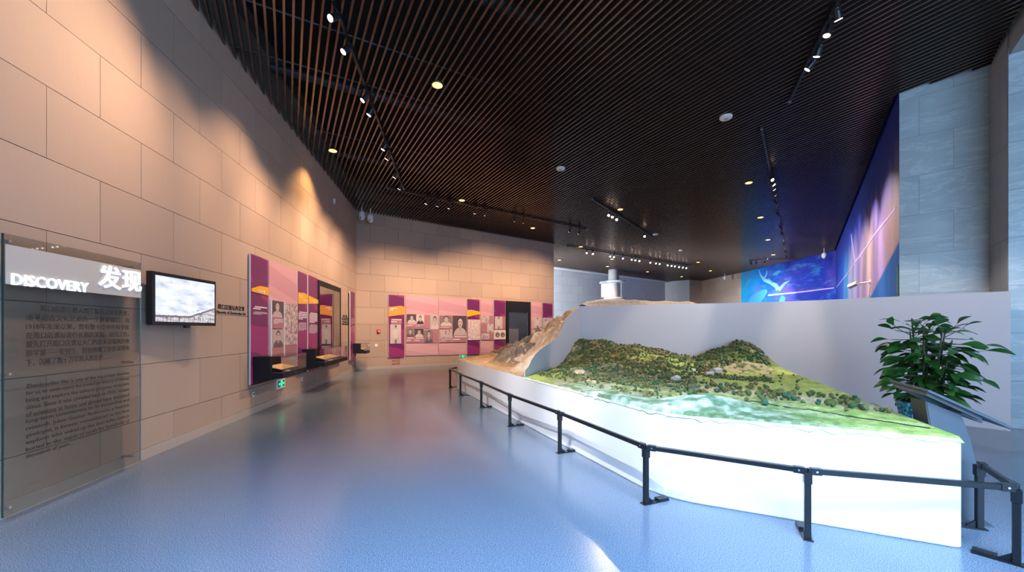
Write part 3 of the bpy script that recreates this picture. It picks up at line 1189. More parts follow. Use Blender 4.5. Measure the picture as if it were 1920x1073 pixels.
# ------------------------------------------------------------------ potted plant
PY = 5.3
pc = Vector(((1738 - CX) * PY / F, PY, 0))
plant = thing('potted_plant', 'tall leafy green plant in a turquoise mosaic pot by the white wall', 'plant', pc)
M_POT = mat('turquoise_mosaic', (0.02, 0.3, 0.32), 0.2)
n = NT(M_POT)
vo = n.n('ShaderNodeTexVoronoi', {'Vector': n.coord('Object'), 'Scale': 34.0})
n.base(n.ramp(n.xyz(vo.outputs['Color'])[0], [(0.2, (0.01, 0.10, 0.13)), (0.5, (0.02, 0.28, 0.31)), (0.85, (0.20, 0.55, 0.55))]))
MB().lathe([(0.19, 0), (0.21, 0.03), (0.25, 0.30), (0.30, 0.60), (0.32, 0.64), (0.29, 0.64), (0.27, 0.58)], 28).build('pot', M_POT, plant, True)
MB().lathe([(0.275, 0.57), (0.22, 0.595), (0.02, 0.60)], 20).build('soil', mat('soil', (0.03, 0.022, 0.016), 0.95), plant)
M_STEM = mat('stem', (0.07, 0.075, 0.03), 0.7)
lm_ = []
for i, c_ in enumerate([(0.020, 0.085, 0.014), (0.032, 0.12, 0.02), (0.07, 0.19, 0.03)]):
    m = mat('leaf_green_%d' % i, c_, 0.30)
    nn = NT(m)
    g = nn.noise(nn.coord('Object'), 9, 2)
    nn.base(nn.mix(g, (*[x * 0.65 for x in c_],), (*[min(1, x * 1.35) for x in c_],)))
    me = bpy.data.meshes.new('leaf')
    vs, fs = [], []
    N = 7
    for k in range(N + 1):
        t = k / N
        wd = (0.012 if t < 0.12 else 0.0) + 0.19 * (max(0, math.sin(math.pi * min(1, (t - 0.1) / 0.93) ** 1.35)) if t > 0.1 else 0.03)
        z = 0.10 * math.sin(t * 2.4) - 0.26 * t * t
        vs += [(t, -wd, z + wd * 0.25), (t, 0, z - 0.005), (t, wd, z + wd * 0.25)]
    for k in range(N):
        a = k * 3
        fs += [(a, a + 3, a + 4, a + 1), (a + 1, a + 4, a + 5, a + 2)]
    me.from_pydata(vs, [], fs)
    me.polygons.foreach_set('use_smooth', [True] * len(me.polygons))
    me.materials.append(m)
    lm_.append(me)
rnd = random.Random(11)
stems = MB()
leaves = []
trunks = []
for k in range(7):
    az = k * 0.9
    a = Vector((0.09 * math.cos(az), 0.09 * math.sin(az), 0.60))
    b = Vector((0.20 * math.cos(az) + 0.04, 0.20 * math.sin(az), rnd.uniform(1.40, 1.80)))
    trunks.append((a, b))
    stems.tube(a, b, 0.018, 0.008, 7)
for k in range(280):
    # leaf bases spread through a broad crown, each on its own stalk from the nearest trunk
    a, b = trunks[k % 7]
    t = rnd.uniform(0.12, 1.0)
    root = a.lerp(b, t)
    az = rnd.uniform(0, 6.283)
    z = root.z
    rad = (0.25 if z < 1.45 else 0.25 - (z - 1.45) * 0.4) * rnd.uniform(0.1, 1.0)
    if math.cos(az) > 0.3: rad *= 1.15
    el = rnd.uniform(-0.15, 0.35) if z < 1.5 else rnd.uniform(0.2, 1.1)
    tip = root + Vector((rad * math.cos(az), rad * math.sin(az), rad * math.tan(el) * 0.5 - 0.03))
    if rad > 0.1:
        stems.tube(root, tip, 0.006, 0.004, 4)
    leaves.append((tip, az + rnd.uniform(-0.6, 0.6), el - rnd.uniform(0.0, 0.25), rnd.uniform(0.20, 0.31)))
stems.build('stems', M_STEM, plant)
for p, az, el, L in leaves[:290]:
    o = link('leaf', lm_[rnd.choices((0, 1, 2), (4, 4, 1.3))[0]], plant)
    o.location = p
    o.rotation_euler = Euler((rnd.uniform(-1.0, 1.0), -el + 0.15, az), 'XYZ')
    o.scale = (L, L, L)

# ------------------------------------------------------------------ glass introduction panel
GOFF = 0.14
gx0, gtop = LW.sh(5, 437, GOFF)
gx1, _ = LW.sh(263, 493, GOFF)
gbot = LW.sh(8, 971, GOFF)[1]
gbot = max(0.04, gbot)
GL = gx1 - gx0
gp = thing('glass_text_panel', 'tall clear glass panel with printed text and glowing title before the left wall', 'sign', LW.frame(gx0, 0, GOFF))


def glass_mat(name, tint=(0.9, 0.95, 0.95), alpha=0.10, rough=0.02):
    m = bpy.data.materials.new(name)
    m.use_nodes = True
    t = m.node_tree
    t.nodes.clear()
    out = t.nodes.new('ShaderNodeOutputMaterial')
    mx = t.nodes.new('ShaderNodeMixShader')
    tr = t.nodes.new('ShaderNodeBsdfTransparent')
    gl = t.nodes.new('ShaderNodeBsdfGlossy')
    lw = t.nodes.new('ShaderNodeLayerWeight')
    pw = t.nodes.new('ShaderNodeMath')
    pw.operation = 'POWER'
    pw.inputs[1].default_value = 4.0
    ad = t.nodes.new('ShaderNodeMath')
    ad.operation = 'MULTIPLY_ADD'
    ad.inputs[1].default_value = 0.7
    ad.inputs[2].default_value = 0.035 + alpha
    t.links.new(lw.outputs['Facing'], pw.inputs[0])
    t.links.new(pw.outputs[0], ad.inputs[0])
    tr.inputs[0].default_value = (*tint, 1)
    gl.inputs['Roughness'].default_value = rough
    t.links.new(ad.outputs[0], mx.inputs[0])
    t.links.new(tr.outputs[0], mx.inputs[1])
    t.links.new(gl.outputs[0], mx.inputs[2])
    t.links.new(mx.outputs[0], out.inputs[0])
    return m


M_GLASS = glass_mat('clear_glass', (0.80, 0.82, 0.82), 0.0)
M_CASEG = glass_mat('case_glass', (0.94, 0.95, 0.95), 0.0)
M_GEDGE = mat('green_glass_edge', (0.01, 0.055, 0.05), 0.15)
M_FROST = mat('frosted_film', (0.66, 0.64, 0.60), 0.45, alpha=0.75)
M_GLOW = mat('lit_letters', (1, 1, 1), 0.4, emit=(0.95, 0.95, 1.0), estr=0.85)
M_INK = mat('black_ink', (0.02, 0.018, 0.018), 0.7)
MB().box(0.004, GL, -0.006, 0.006, gbot, gtop).build('glass_pane', M_GLASS, gp)
MB().box(-0.004, 0.003, -0.0065, 0.0065, gbot, gtop).build('glass_edge', M_GEDGE, gp)
MB().box(GL, GL + 0.003, -0.0065, 0.0065, gbot, gtop).build('glass_edge', mat('pale_glass_edge', (0.45, 0.50, 0.50), 0.2), gp)
fb0 = LW.sh(5, 532, GOFF)[1]
fb1 = LW.sh(5, 457, GOFF)[1]
MB().box(0.01, GL, -0.010, -0.007, fb0, fb1).build('frosted_band', M_FROST, gp)


def gxy(px, py):
    a, b = LW.sh(px, py, GOFF)
    return a - gx0, b


a0, b0 = gxy(17.5, 533)
a1, _ = gxy(162, 545)
fit_text('title_letters', 'DISCOVERY', a0, a1, b0 - 0.005, 0.098, -0.0115, M_GLOW, gp, 0.012, 0.006)
a0, b0 = gxy(182, 541)
a1, _ = gxy(262, 541)
fit_text('title_letters', '发现', a0, a1, gxy(225, 544)[1], 0.245, -0.0115, M_GLOW, gp, 0.012, 0.008)
zh = ['周口店遗址是人类了解自身进化历史，', '追寻远古文化足迹的一个重要窗口，自', '1918年发现以来，曾有数十位中外科学家',
      '在周口店遗址进行长期的发掘、研究工作。', '最先打开周口店遗址大门的是来自瑞典的地', '质学家——安特生，是他唤醒了这里深埋地', '下、沉睡了数十万年的人类历史……']
zy = [577, 595, 612, 629, 645.5, 662.5, 680]
tx0, tx1 = gxy(47, 620)[0], gxy(241, 620)[0]
for i, (s_, yy) in enumerate(zip(zh, zy)):
    xa_ = gxy(74, 600)[0] if i == 0 else tx0
    xb_ = gxy(208, 620)[0] if i == 6 else tx1
    zc = CAMH + (HY - yy) * (LW.at(gx0 + 0.2, 0, GOFF).y) / F
    fit_text('text_line', s_, xa_, xb_, zc - 0.029, 0.058, -0.0065, M_INK, gp, 0.0008, 0.008)
en = ['Zhoukoudian Site is one of the important window', 'for us to understand the evolution history of human', 'being and explore the cultural progress of ancient',
      'times. Since it was unveiled back in 1918, dozens', 'of scientists at home and abroad have dedicated', 'long-term commitment to its excavation and',
      'research. Johan Gunnar Andersson, a Swedish', 'geologist, is forever remembered as the first', 'explorer who waked up the dust-laden history',
      'buried in the depth of earth for hundreds of', 'thousands of years...']
for i, s_ in enumerate(en):
    yy = 725.5 + 13.08 * i
    zc = CAMH + (HY - yy) * (LW.at(gx0 + 0.2, 0, GOFF).y) / F
    xb_ = gxy(135, 620)[0] if i == 10 else tx1
    fit_text('text_line', s_, tx0, xb_, zc - 0.020, 0.045, -0.0065, M_INK, gp, 0.0008, 0.010)
for px, pys in ((20, (452, 702, 952)), (250, (501, 679, 855))):
    for py in pys:
        a, b = gxy(px if px > 100 else 14, py)
        MB().tube((a, -0.02, b), (a, GOFF - 0.0215, b), 0.012, seg=12).build('standoff', M_STEEL, gp)

# ------------------------------------------------------------------ television
tvA, tvB = at_y(285.5, 620, 4.84), at_y(405, 620, 5.96)
TVW = Wall((tvA.x, tvA.y), (tvB.x, tvB.y))
t0h = CAMH + (HY - 609.6) * tvA.y / F
t1h = CAMH + (HY - 507.6) * tvA.y / F
tv = thing('television', 'black flat television on a wall arm showing a snowy mountain', 'television', TVW.frame(0, 0, 0))
M_TVB = mat('tv_plastic', (0.012, 0.012, 0.015), 0.3)
bz = 0.045
bevel(MB().box(0, TVW.len, 0.0, 0.075, t0h, t1h).build('housing', M_TVB, tv), 0.006, 2)
M_SCR = mat('screen_picture', (0, 0, 0), 0.2)
n = NT(M_SCR)
q = n.xyz(n.coord('Generated'))
gx_, gz_ = q[0], q[2]
vec = n.n('ShaderNodeCombineXYZ', {'X': gx_, 'Y': gz_}).outputs[0]
cl = n.noise(n.mapping(vec, (1.6, 2.6, 1), (1.3, 0.4, 0)), 2.2, 6, 0.6)
sky = n.ramp(cl, [(0.30, (0.42, 0.46, 0.62)), (0.44, (0.72, 0.78, 0.95)), (0.58, (0.93, 0.94, 1.0))])
dk = n.noise(n.mapping(vec, (1.3, 3.5, 1), (4, 2, 0)), 3.0, 4)
dkm = n.math('MULTIPLY', n.ramp(dk, [(0.60, (0, 0, 0)), (0.72, (1, 1, 1))]), n.ramp(gz_, [(0.25, (1, 1, 1)), (0.5, (0, 0, 0))]))
sky = n.mix(dkm, sky, (0.18, 0.17, 0.24))
jag = n.noise(n.mapping(vec, (9, 1, 1)), 3, 4)
hillh = n.math('ADD', n.math('MULTIPLY', n.math('MAXIMUM', n.math('SUBTRACT', gx_, 0.52), 0.0), 0.5), n.math('MULTIPLY_ADD', jag, 0.05, 0.12))
hm = n.math('LESS_THAN', gz_, hillh)
snow = n.ramp(n.noise(n.mapping(vec, (2.5, 6, 1)), 3, 5), [(0.36, (0.30, 0.25, 0.28)), (0.52, (0.72, 0.68, 0.74))])
rimm = n.math('MULTIPLY', hm, n.math('GREATER_THAN', gz_, n.math('SUBTRACT', hillh, 0.045)))
pic = n.mix(hm, sky, snow)
pic = n.mix(n.math('MULTIPLY', rimm, 0.8), pic, (0.09, 0.06, 0.08))
tre = n.noise(n.mapping(vec, (26, 2.0, 1)), 2.0, 3)
trm = n.math('MULTIPLY', n.math('GREATER_THAN', tre, 0.56), n.math('LESS_THAN', gz_, 0.14))
pic = n.mix(n.math('MULTIPLY', trm, 0.75), pic, (0.07, 0.05, 0.07))
n.put(n.b.inputs['Emission Color'], pic)
n.b.inputs['Emission Strength'].default_value = 0.75
MB().box(bz, TVW.len - bz * 0.8, -0.003, 0.002, t0h + bz, t1h - bz).build('screen', M_SCR, tv)
wall_gap = 0.34
MB().box(0.25, 0.75, 0.075, 0.13, t0h + 0.15, t1h - 0.2).build('mount_plate', M_BLACK, tv)
MB().box(0.35, 0.65, 0.13, 0.22, t0h + 0.25, t0h + 0.36).build('mount_arm', M_BLACK, tv)
MB().tube((0.55, 0.03, t0h - 0.012), (0.63, 0.03, t0h - 0.012), 0.02).build('sensor_bar', M_BLACK, tv)

# ------------------------------------------------------------------ exhibition boards
M_PURP = mat('plum_board', (0.22, 0.022, 0.13), 0.4)
n = NT(M_PURP)
v = n.coord('Object')
q = n.xyz(v)
k1 = n.noise(n.n('ShaderNodeCombineXYZ', {'X': n.math('MULTIPLY_ADD', q[2], 1.0, n.math('MULTIPLY', q[0], 0.35))}).outputs[0], 2.2, 0)
k2 = n.noise(n.n('ShaderNodeCombineXYZ', {'X': n.math('MULTIPLY_ADD', q[0], -0.5, q[2]), 'Y': 5.0}).outputs[0], 1.7, 0)
st = n.math('GREATER_THAN', n.math('ADD', k1, n.math('MULTIPLY', k2, 0.6)), 0.80)
n.base(n.mix(st, (0.155, 0.018, 0.115), (0.30, 0.030, 0.165)))
M_PINK = mat('pink_board', (0.62, 0.32, 0.38), 0.45)
n = NT(M_PINK)
v = n.coord('Object')
q = n.xyz(v)
k1 = n.noise(n.n('ShaderNodeCombineXYZ', {'X': n.math('MULTIPLY_ADD', q[0], 0.16, q[2])}).outputs[0], 1.6, 0)
n.base(n.ramp(k1, [(0.45, (0.56, 0.285, 0.345)), (0.47, (0.63, 0.345, 0.395)), (0.60, (0.61, 0.32, 0.375)), (0.62, (0.66, 0.385, 0.42))]))
M_EDGE = mat('board_white_edge', (0.72, 0.68, 0.74), 0.4)
M_YEL = mat('yellow_tag', (0.85, 0.42, 0.02), 0.45)
M_ORG = mat('orange_tag', (0.80, 0.33, 0.06), 0.45)
M_CAP = mat('mauve_caption', (0.42, 0.19, 0.22), 0.5)
M_TXTW = mat('white_print', (0.80, 0.70, 0.76), 0.6)
M_SHAD = mat('board_shade_paint', (0.05, 0.03, 0.04), 0.8)  # dark colour painted in place of shade on the boards


def photo_mat(kind, seed, tint=(1, 0.93, 0.92)):
    m = mat('photo_%s_%d' % (kind, seed), (0.5, 0.5, 0.5), 0.45)
    n = NT(m)
    g = n.coord('Generated')
    q = n.xyz(g)
    rd = random.Random(seed)

    def ell(cx, cz, rx, rz):
        a = n.math('POWER', n.math('DIVIDE', n.math('SUBTRACT', q[0], cx), rx), 2.0)
        b = n.math('POWER', n.math('DIVIDE', n.math('SUBTRACT', q[2], cz), rz), 2.0)
        return n.math('LESS_THAN', n.math('ADD', a, b), 1.0)
    nz = n.noise(n.mapping(g, (1, 1, 1), (seed * 3.1, 0, seed)), 5, 4)
    if kind == 'portrait':
        bg = rd.choice([(0.10, 0.07, 0.08), (0.55, 0.45, 0.45), (0.70, 0.60, 0.58), (0.28, 0.20, 0.21)])
        coat = rd.choice([(0.05, 0.035, 0.045), (0.62, 0.52, 0.52), (0.14, 0.10, 0.12)])
        if bg[0] < 0.2 and coat[0] < 0.2: coat = (0.5, 0.42, 0.42)
        cx, cz = rd.uniform(.42, .58), rd.uniform(.60, .68)
        c = n.mix(n.math('MULTIPLY', nz, 0.5), bg, tuple(x * 0.6 for x in bg))
        c = n.mix(ell(cx, 0.0, .46, .40), c, coat)
        c = n.mix(ell(cx, .36, .09, .16), c, (0.45, 0.34, 0.33))
        c = n.mix(ell(cx, cz + .07, .20, .24), c, (0.05, 0.035, 0.04))
        c = n.mix(ell(cx, cz - .02, .165, .23), c, n.mix(nz, (0.70, 0.58, 0.55), (0.38, 0.28, 0.28)))
        for sx_ in (-.07, .07):
            c = n.mix(ell(cx + sx_, cz + .03, .035, .025), c, (0.10, 0.07, 0.08))
        c = n.mix(ell(cx, cz - .12, .06, .018), c, (0.22, 0.14, 0.15))
    elif kind == 'figure':
        c = n.mix(nz, (0.72, 0.64, 0.62), (0.42, 0.34, 0.34))
        c = n.mix(ell(.5, .12, .10, .30), c, (0.22, 0.17, 0.18))
        c = n.mix(ell(.48, .50, .20, .28), c, (0.62, 0.55, 0.54))
        c = n.mix(ell(.5, .84, .09, .10), c, (0.50, 0.38, 0.36))
        c = n.mix(ell(.5, .90, .09, .06), c, (0.10, 0.07, 0.08))
    elif kind == 'crowd':
        vo = n.n('ShaderNodeTexVoronoi', {'Vector': n.mapping(g, (6, 1, 4), (seed, 0, 0)), 'Scale': 1.0})
        c = n.mix(n.math('LESS_THAN', vo.outputs[0], 0.34), (0.66, 0.56, 0.55), (0.07, 0.05, 0.06))
        c = n.mix(n.math('MULTIPLY', nz, 0.7), c, (0.35, 0.26, 0.27))
    elif kind == 'fossil':
        c = n.mix(nz, (0.80, 0.73, 0.68), (0.72, 0.62, 0.58))
        for cx in (.28, .74):
            c = n.mix(ell(cx, .48, .19, .27), c, n.mix(nz, (0.10, 0.07, 0.08), (0.30, 0.22, 0.22)))
            c = n.mix(ell(cx + .02, .40, .05, .09), c, (0.55, 0.45, 0.42))
    else:
        big = n.noise(n.mapping(g, (1, 1, 1.6), (seed, 0, 2)), 7, 6, 0.7)
        c = n.ramp(big, [(0.36, (0.10, 0.07, 0.08)), (0.50, (0.48, 0.37, 0.38)), (0.62, (0.80, 0.68, 0.66))] if kind == 'rock' else
                   [(0.36, (0.42, 0.30, 0.32)), (0.50, (0.66, 0.52, 0.52)), (0.62, (0.80, 0.70, 0.68))])
    n.base(c)
    return m


def board(w, name, label, matl, px0, px1, ptop, pbot, off=0.05, edge=True, lower=None):
    """an exhibition board; returns (empty, function pixel->local xz, width)"""
    a0, h1 = w.sh(px0, ptop, off)
    a1, _ = w.sh(px1, ptop, off)
    h0 = w.sh(px0, pbot, off)[1]
    t = thing(name, label, 'display board', w.frame(a0, 0, off))
    W_ = a1 - a0 - 0.03
    MB().box(0.0, W_, 0.0, 0.028, h0, h1).build('board', matl, t)
    if edge:
        MB().box(-0.012, 0, 0.0, 0.028, h0, h1).build('edge_strip', M_EDGE, t)
    MB().box(0.03, W_ - 0.03, 0.028, off - 0.0225, h0 + 0.1, h1 - 0.1).build('mounting_frame', M_BLACK, t)

    def loc(px, py):
        s_, h_ = w.sh(px, py, off)
        return s_ - a0, h_
    return t, loc, W_


pseed = [1]


def photo(t, loc, x0, x1, ya, yb, kind, lift=0.012):
    a, h1 = loc(x0, ya)
    b, _ = loc(x1, ya)
    h0 = loc(x0, yb)[1]
    pseed[0] += 1
    return MB().box(a, b, -lift, -0.001, h0, h1).build('photo', photo_mat(kind, pseed[0]), t)


def slab(t, loc, x0, x1, ya, yb, matl, name='caption_panel', lift=0.010):
    a, h1 = loc(x0, ya)
    b, _ = loc(x1, ya)
    h0 = loc(x0, yb)[1]
    return MB().box(a, b, -lift, -0.001, h0, h1).build(name, matl, t)


def lines(t, loc, x0, x1, ya, yb, nl, matl=None, lift=0.004, thick=0.5, name='caption_lines'):
    """rows of print too small to read"""
    a, h1 = loc(x0, ya)
    b, _ = loc(x1, ya)
    h0 = loc(x0, yb)[1]
    mb = MB()
    rd = random.Random(int(x0 * 7 + ya))
    st_ = (h1 - h0) / nl
    for k in range(nl):
        x = a + (0.12 * (b - a) if k == 0 else 0)
        end = b if k < nl - 1 else a + (b - a) * rd.uniform(0.4, 0.8)
        while x < end - 0.005:
            wd = rd.uniform(0.03, 0.09)
            mb.box(x, min(end, x + wd), -lift, -lift + 0.002, h1 - st_ * (k + thick), h1 - st_ * k)
            x += wd + 0.010
    return mb.build(name, matl or M_TXTW, t)


def tagshape(t, loc, pts, matl, lift=0.012):
    P = [loc(a, b) for a, b in pts]
    return MB().prism([(a, -lift, b) for a, b in P], (0, lift - 0.001, 0)).build('year_tag', matl, t)


def word(t, loc, s_, x0, x1, yb, hgt, matl=M_TXTW, lift=0.0125, name='year_lettering'):
    a, h = loc(x0, yb)
    b, _ = loc(x1, yb)
    fit_text(name, s_, a, b, h, hgt, -lift, matl, t, 0.001, 0.01)


# left wall boards
t, loc, W_ = board(LW, 'exhibit_board', 'plum board with yellow 1918 tag beside the wall title', M_PURP, 470, 503.2, 475.5, 722, 0.07)
tagshape(t, loc, [(471, 541), (487, 536.5), (503, 539.5), (503, 555), (471, 546.5)], M_YEL)
word(t, loc, '1918', 484, 496, 550.5, 0.085)
lines(t, loc, 474.5, 500, 573.5, 580.5, 2, thick=0.7)
lines(t, loc, 474.5, 500, 584, 590, 3, thick=0.45)
t, loc, W_ = board(LW, 'exhibit_board', 'pale pink board with two portraits and a large rock photograph', M_PINK, 504.5, 557.5, 488, 711, 0.06, False)
slab(t, loc, 505.3, 507.5, 562, 672, M_EDGE, 'edge_strip', 0.03)
photo(t, loc, 508.5, 529, 563, 595, 'portrait', 0.03)
slab(t, loc, 508.5, 529, 595.5, 616, M_CAP, lift=0.028)
lines(t, loc, 510, 527.5, 598, 608, 4, lift=0.032)
photo(t, loc, 508.5, 529, 618, 652, 'portrait', 0.03)
slab(t, loc, 508.5, 529, 652.5, 667, M_CAP, lift=0.028)
slab(t, loc, 529.5, 531, 565, 670, M_EDGE, 'edge_strip', 0.04)
photo(t, loc, 531.5, 554.5, 567, 648, 'rock', 0.034)
slab(t, loc, 531.5, 554.5, 648.5, 665, M_CAP, lift=0.03)
t, loc, W_ = board(LW, 'exhibit_board', 'plum board with a two-line yellow tag right of the rock photograph', M_PURP, 558, 576.6, 508, 700, 0.07)
tagshape(t, loc, [(558.5, 548.5), (570, 549.5), (576.5, 554), (576.5, 570), (558.5, 570)], M_YEL)
word(t, loc, '1921', 560.5, 567, 558, 0.07)
word(t, loc, '1923', 568, 575, 566.5, 0.07)
lines(t, loc, 559.5, 575, 584, 600, 5, thick=0.65)
lines(t, loc, 559.5, 574, 605, 621, 8, thick=0.45)
t, loc, W_ = board(LW, 'exhibit_board', 'plum board with a tapering yellow tag beside the dark wall showcase', M_PURP, 578, 596.2, 515.5, 697, 0.07)
tagshape(t, loc, [(578.5, 554.5), (597, 563), (597, 570), (578.5, 570)], M_YEL)
word(t, loc, '1926', 583.5, 592, 567, 0.075)
lines(t, loc, 580, 595, 586, 606, 7, thick=0.65)
lines(t, loc, 580, 595, 609, 626, 9, thick=0.45)
t, loc, W_ = board(LW, 'exhibit_board', 'narrow plum board in the corner above the small showcase', M_PURP, 656.8, 665.5, 546, 676, 0.10)
lines(t, loc, 658, 665, 596, 609, 5, M_CAP, thick=0.8)
lines(t, loc, 658, 665, 611, 624, 5, M_CAP, thick=0.8)

# dark glazed wall showcase on the left wall
a0, h1 = LW.sh(597.3, 524.5, 0.09)
a1, _ = LW.sh(639.5, 538, 0.09)
h0 = LW.sh(597.3, 689, 0.09)[1]
t = thing('wall_showcase', 'tall dark framed glass showcase set on the left wall past the plum boards', 'showcase', LW.frame(a0, 0, 0.09))
W_ = a1 - a0
fr = MB()
fr.box(0, 0.12, 0, 0.064, h0, h1).box(W_ - 0.12, W_, 0, 0.064, h0, h1).box(0.12, W_ - 0.12, 0, 0.064, h1 - 0.16, h1).box(0.12, W_ - 0.12, 0, 0.064, h0, h0 + 0.12)
fr.build('frame', M_DARKBOX, t)
MB().box(0.12, W_ - 0.12, 0.05, 0.064, h0 + 0.12, h1 - 0.16).build('back_panel', mat('showcase_back', (0.05, 0.04, 0.042), 0.6), t)
MB().box(0.12, W_ - 0.12, 0.004, 0.012, h0 + 0.12, h1 - 0.16).build('glass_pane', glass_mat('mirror_glass', (0.75, 0.75, 0.76), 0.28, 0.01), t)

# ------------------------------------------------------------------ projecting vitrines


def vitrine(w, label, px, s_len, depth, hb, ht):
    a0 = w.sh(px, 650)[0]
    t = thing('wall_vitrine', label, 'showcase', w.frame(a0, 0, 0.0))
    ob = 0.026
    MB().box(0, s_len, -depth, -ob, hb, hb + 0.10).build('tray', M_DARKBOX, t)
    MB().box(0, s_len, -ob - 0.05, -ob, hb - 0.12, ht).build('back_board', M_DARKBOX, t)
    MB().box(0, 0.10, -depth * 0.62, -ob - 0.05, hb + 0.10, ht).build('end_board', M_DARKBOX, t)
    g = MB().box(0, s_len, -depth, -depth + 0.008, hb + 0.10, ht).build('glass_front', M_CASEG, t)
    MB().box(s_len - 0.008, s_len, -depth + 0.008, -ob - 0.05, hb + 0.10, ht).build('glass_side', M_CASEG, t)
    MB().box(0, s_len, -depth, -ob - 0.05, ht, ht + 0.008).build('glass_top', M_CASEG, t)
    ang = Matrix.Translation((s_len * 0.55, -depth * 0.52, hb + 0.17)) @ Matrix.Rotation(0.22, 4, 'X')
    st = MB().box(-s_len * 0.34, s_len * 0.34, -depth * 0.30, depth * 0.30, -0.05, 0, M=ang).build('document_stand', M_DARKBOX, t)
    MB().box(-s_len * 0.30, s_len * 0.28, -depth * 0.24, depth * 0.24, 0.001, 0.008, M=ang).build('document', mat('old_paper', (0.62, 0.42, 0.20), 0.8), st)
    MB().box(s_len * 0.30, s_len * 0.42, -depth + 0.06, -depth + 0.14, hb + 0.10, hb + 0.115).build('label_card', M_WPLAS, t)
    MB().tube((s_len * 0.5, -depth - 0.012, hb + 0.05), (s_len * 0.5, -depth, hb + 0.05), 0.014).build('lock', M_STEEL, t)
    return t


vitrine(LW, 'near black vitrine with a tan document below the 1918 board', 466.6, 1.25, 0.60, 0.68, 1.10)
vitrine(LW, 'middle black vitrine with small white cards below the dark showcase', 561, 2.3, 0.60, 0.68, 1.12)
vitrine(LW, 'small black vitrine with a tan document in the wall corner', 656.5, 0.62, 0.60, 0.72, 1.10)

# wall lettering between television and boards
M_BLK = mat('black_letters', (0.015, 0.013, 0.013), 0.5)


def wall_text(w, label, rows, parent_px):
    a0 = w.sh(parent_px, 600)[0]
    t = thing('wall_lettering', label, 'lettering', w.frame(a0, 0, 0.0))
    for s_, x0, x1, yb, hg, mm in rows:
        a, h = w.sh(x0, yb, 0.024)
        b, _ = w.sh(x1, yb, 0.024)
        fit_text('letters', s_, a - a0, b - a0, h, hg, -0.0238, mm, t, 0.004, 0.006)
    return t


wall_text(LW, 'black raised wall title beside the television', [('周口店遗址的发现', 408, 458, 579.5, 0.088, M_BLK), ('Discovery of Zhoukoudian Site', 405.5, 460.5, 589, 0.062, M_BLK)], 405)
M_REDT = mat('red_print', (0.50, 0.05, 0.05), 0.6)


def blurred_rows(w, label, rows, parent_px, matl, seed):
    """lettering too small to read in the photograph: rows of little stroke clusters"""
    a0 = w.sh(parent_px, 600)[0]
    t = thing('wall_lettering', label, 'lettering', w.frame(a0, 0, 0.0))
    rd = random.Random(seed)
    for x0, x1, yb, hg, nch in rows:
        a, h = w.sh(x0, yb, 0.024)
        b, _ = w.sh(x1, yb, 0.024)
        cw = (b - a) / nch
        mb = MB()
        for k in range(nch):
            x = a - a0 + cw * k
            for r in range(3):
                z = h + hg * (r + rd.uniform(0.0, 0.5)) / 3
                mb.box(x + cw * 0.08, x + cw * rd.uniform(0.6, 0.92), -0.028, -0.0235, z, z + hg * 0.13)
            for r in range(2):
                xx = x + cw * rd.uniform(0.15, 0.8)
                mb.box(xx, xx + cw * 0.13, -0.028, -0.0235, h, h + hg * rd.uniform(0.6, 1.0))
        tag(mb.build('lettering_row', matl, t), kind='stuff')
    return t


blurred_rows(LW, 'small black raised title between the dark showcase and the corner board',
             [(642.5, 651.5, 594.5, 0.085, 5), (640.5, 654.5, 600.5, 0.12, 8), (642, 653, 605, 0.06, 10), (640.5, 655, 609.5, 0.07, 16)], 640.5, M_BLK, 5)
blurred_rows(BW, 'small red notice lettering low on the back wall below the first board',
             [(734.5, 750.5, 673.2, 0.08, 4), (734.5, 750.5, 678.8, 0.09, 4), (734.5, 749.5, 684.6, 0.09, 4)], 734, M_REDT, 6)

# ------------------------------------------------------------------ back wall boards (crop helpers keep the measured numbers)


def c7(x, y):
    return 720 + x / 7.156, 540 + y / 7.156


def c8(x, y):
    return 870 + x / 7.667, 550 + y / 7.667


def ph7(t, loc, x0, ya, x1, yb, kind):
    (a, b), (c_, d) = c7(x0, ya), c7(x1, yb)
    photo(t, loc, a, c_, b, d, kind, 0.02)


def cp7(t, loc, x0, ya, x1, yb, txt=2):
    (a, b), (c_, d) = c7(x0, ya), c7(x1, yb)
    slab(t, loc, a, c_, b, d, M_CAP, lift=0.016)
    if txt:
        lines(t, loc, a + 0.6, c_ - 0.6, b + 1, d - 1.2, txt, lift=0.019, thick=0.4)


def ph8(t, loc, x0, ya, x1, yb, kind):
    (a, b), (c_, d) = c8(x0, ya), c8(x1, yb)
    photo(t, loc, a, c_, b, d, kind, 0.02)


def cp8(t, loc, x0, ya, x1, yb):
    (a, b), (c_, d) = c8(x0, ya), c8(x1, yb)
    slab(t, loc, a, c_, b, d, M_CAP, lift=0.016)


def gap(t, loc, x0, x1, y):  # thin dark strip standing in for a shadow line across the board
    slab(t, loc, x0, x1, y - 0.6, y + 0.6, M_SHAD, 'painted_shadow_line', 0.004)


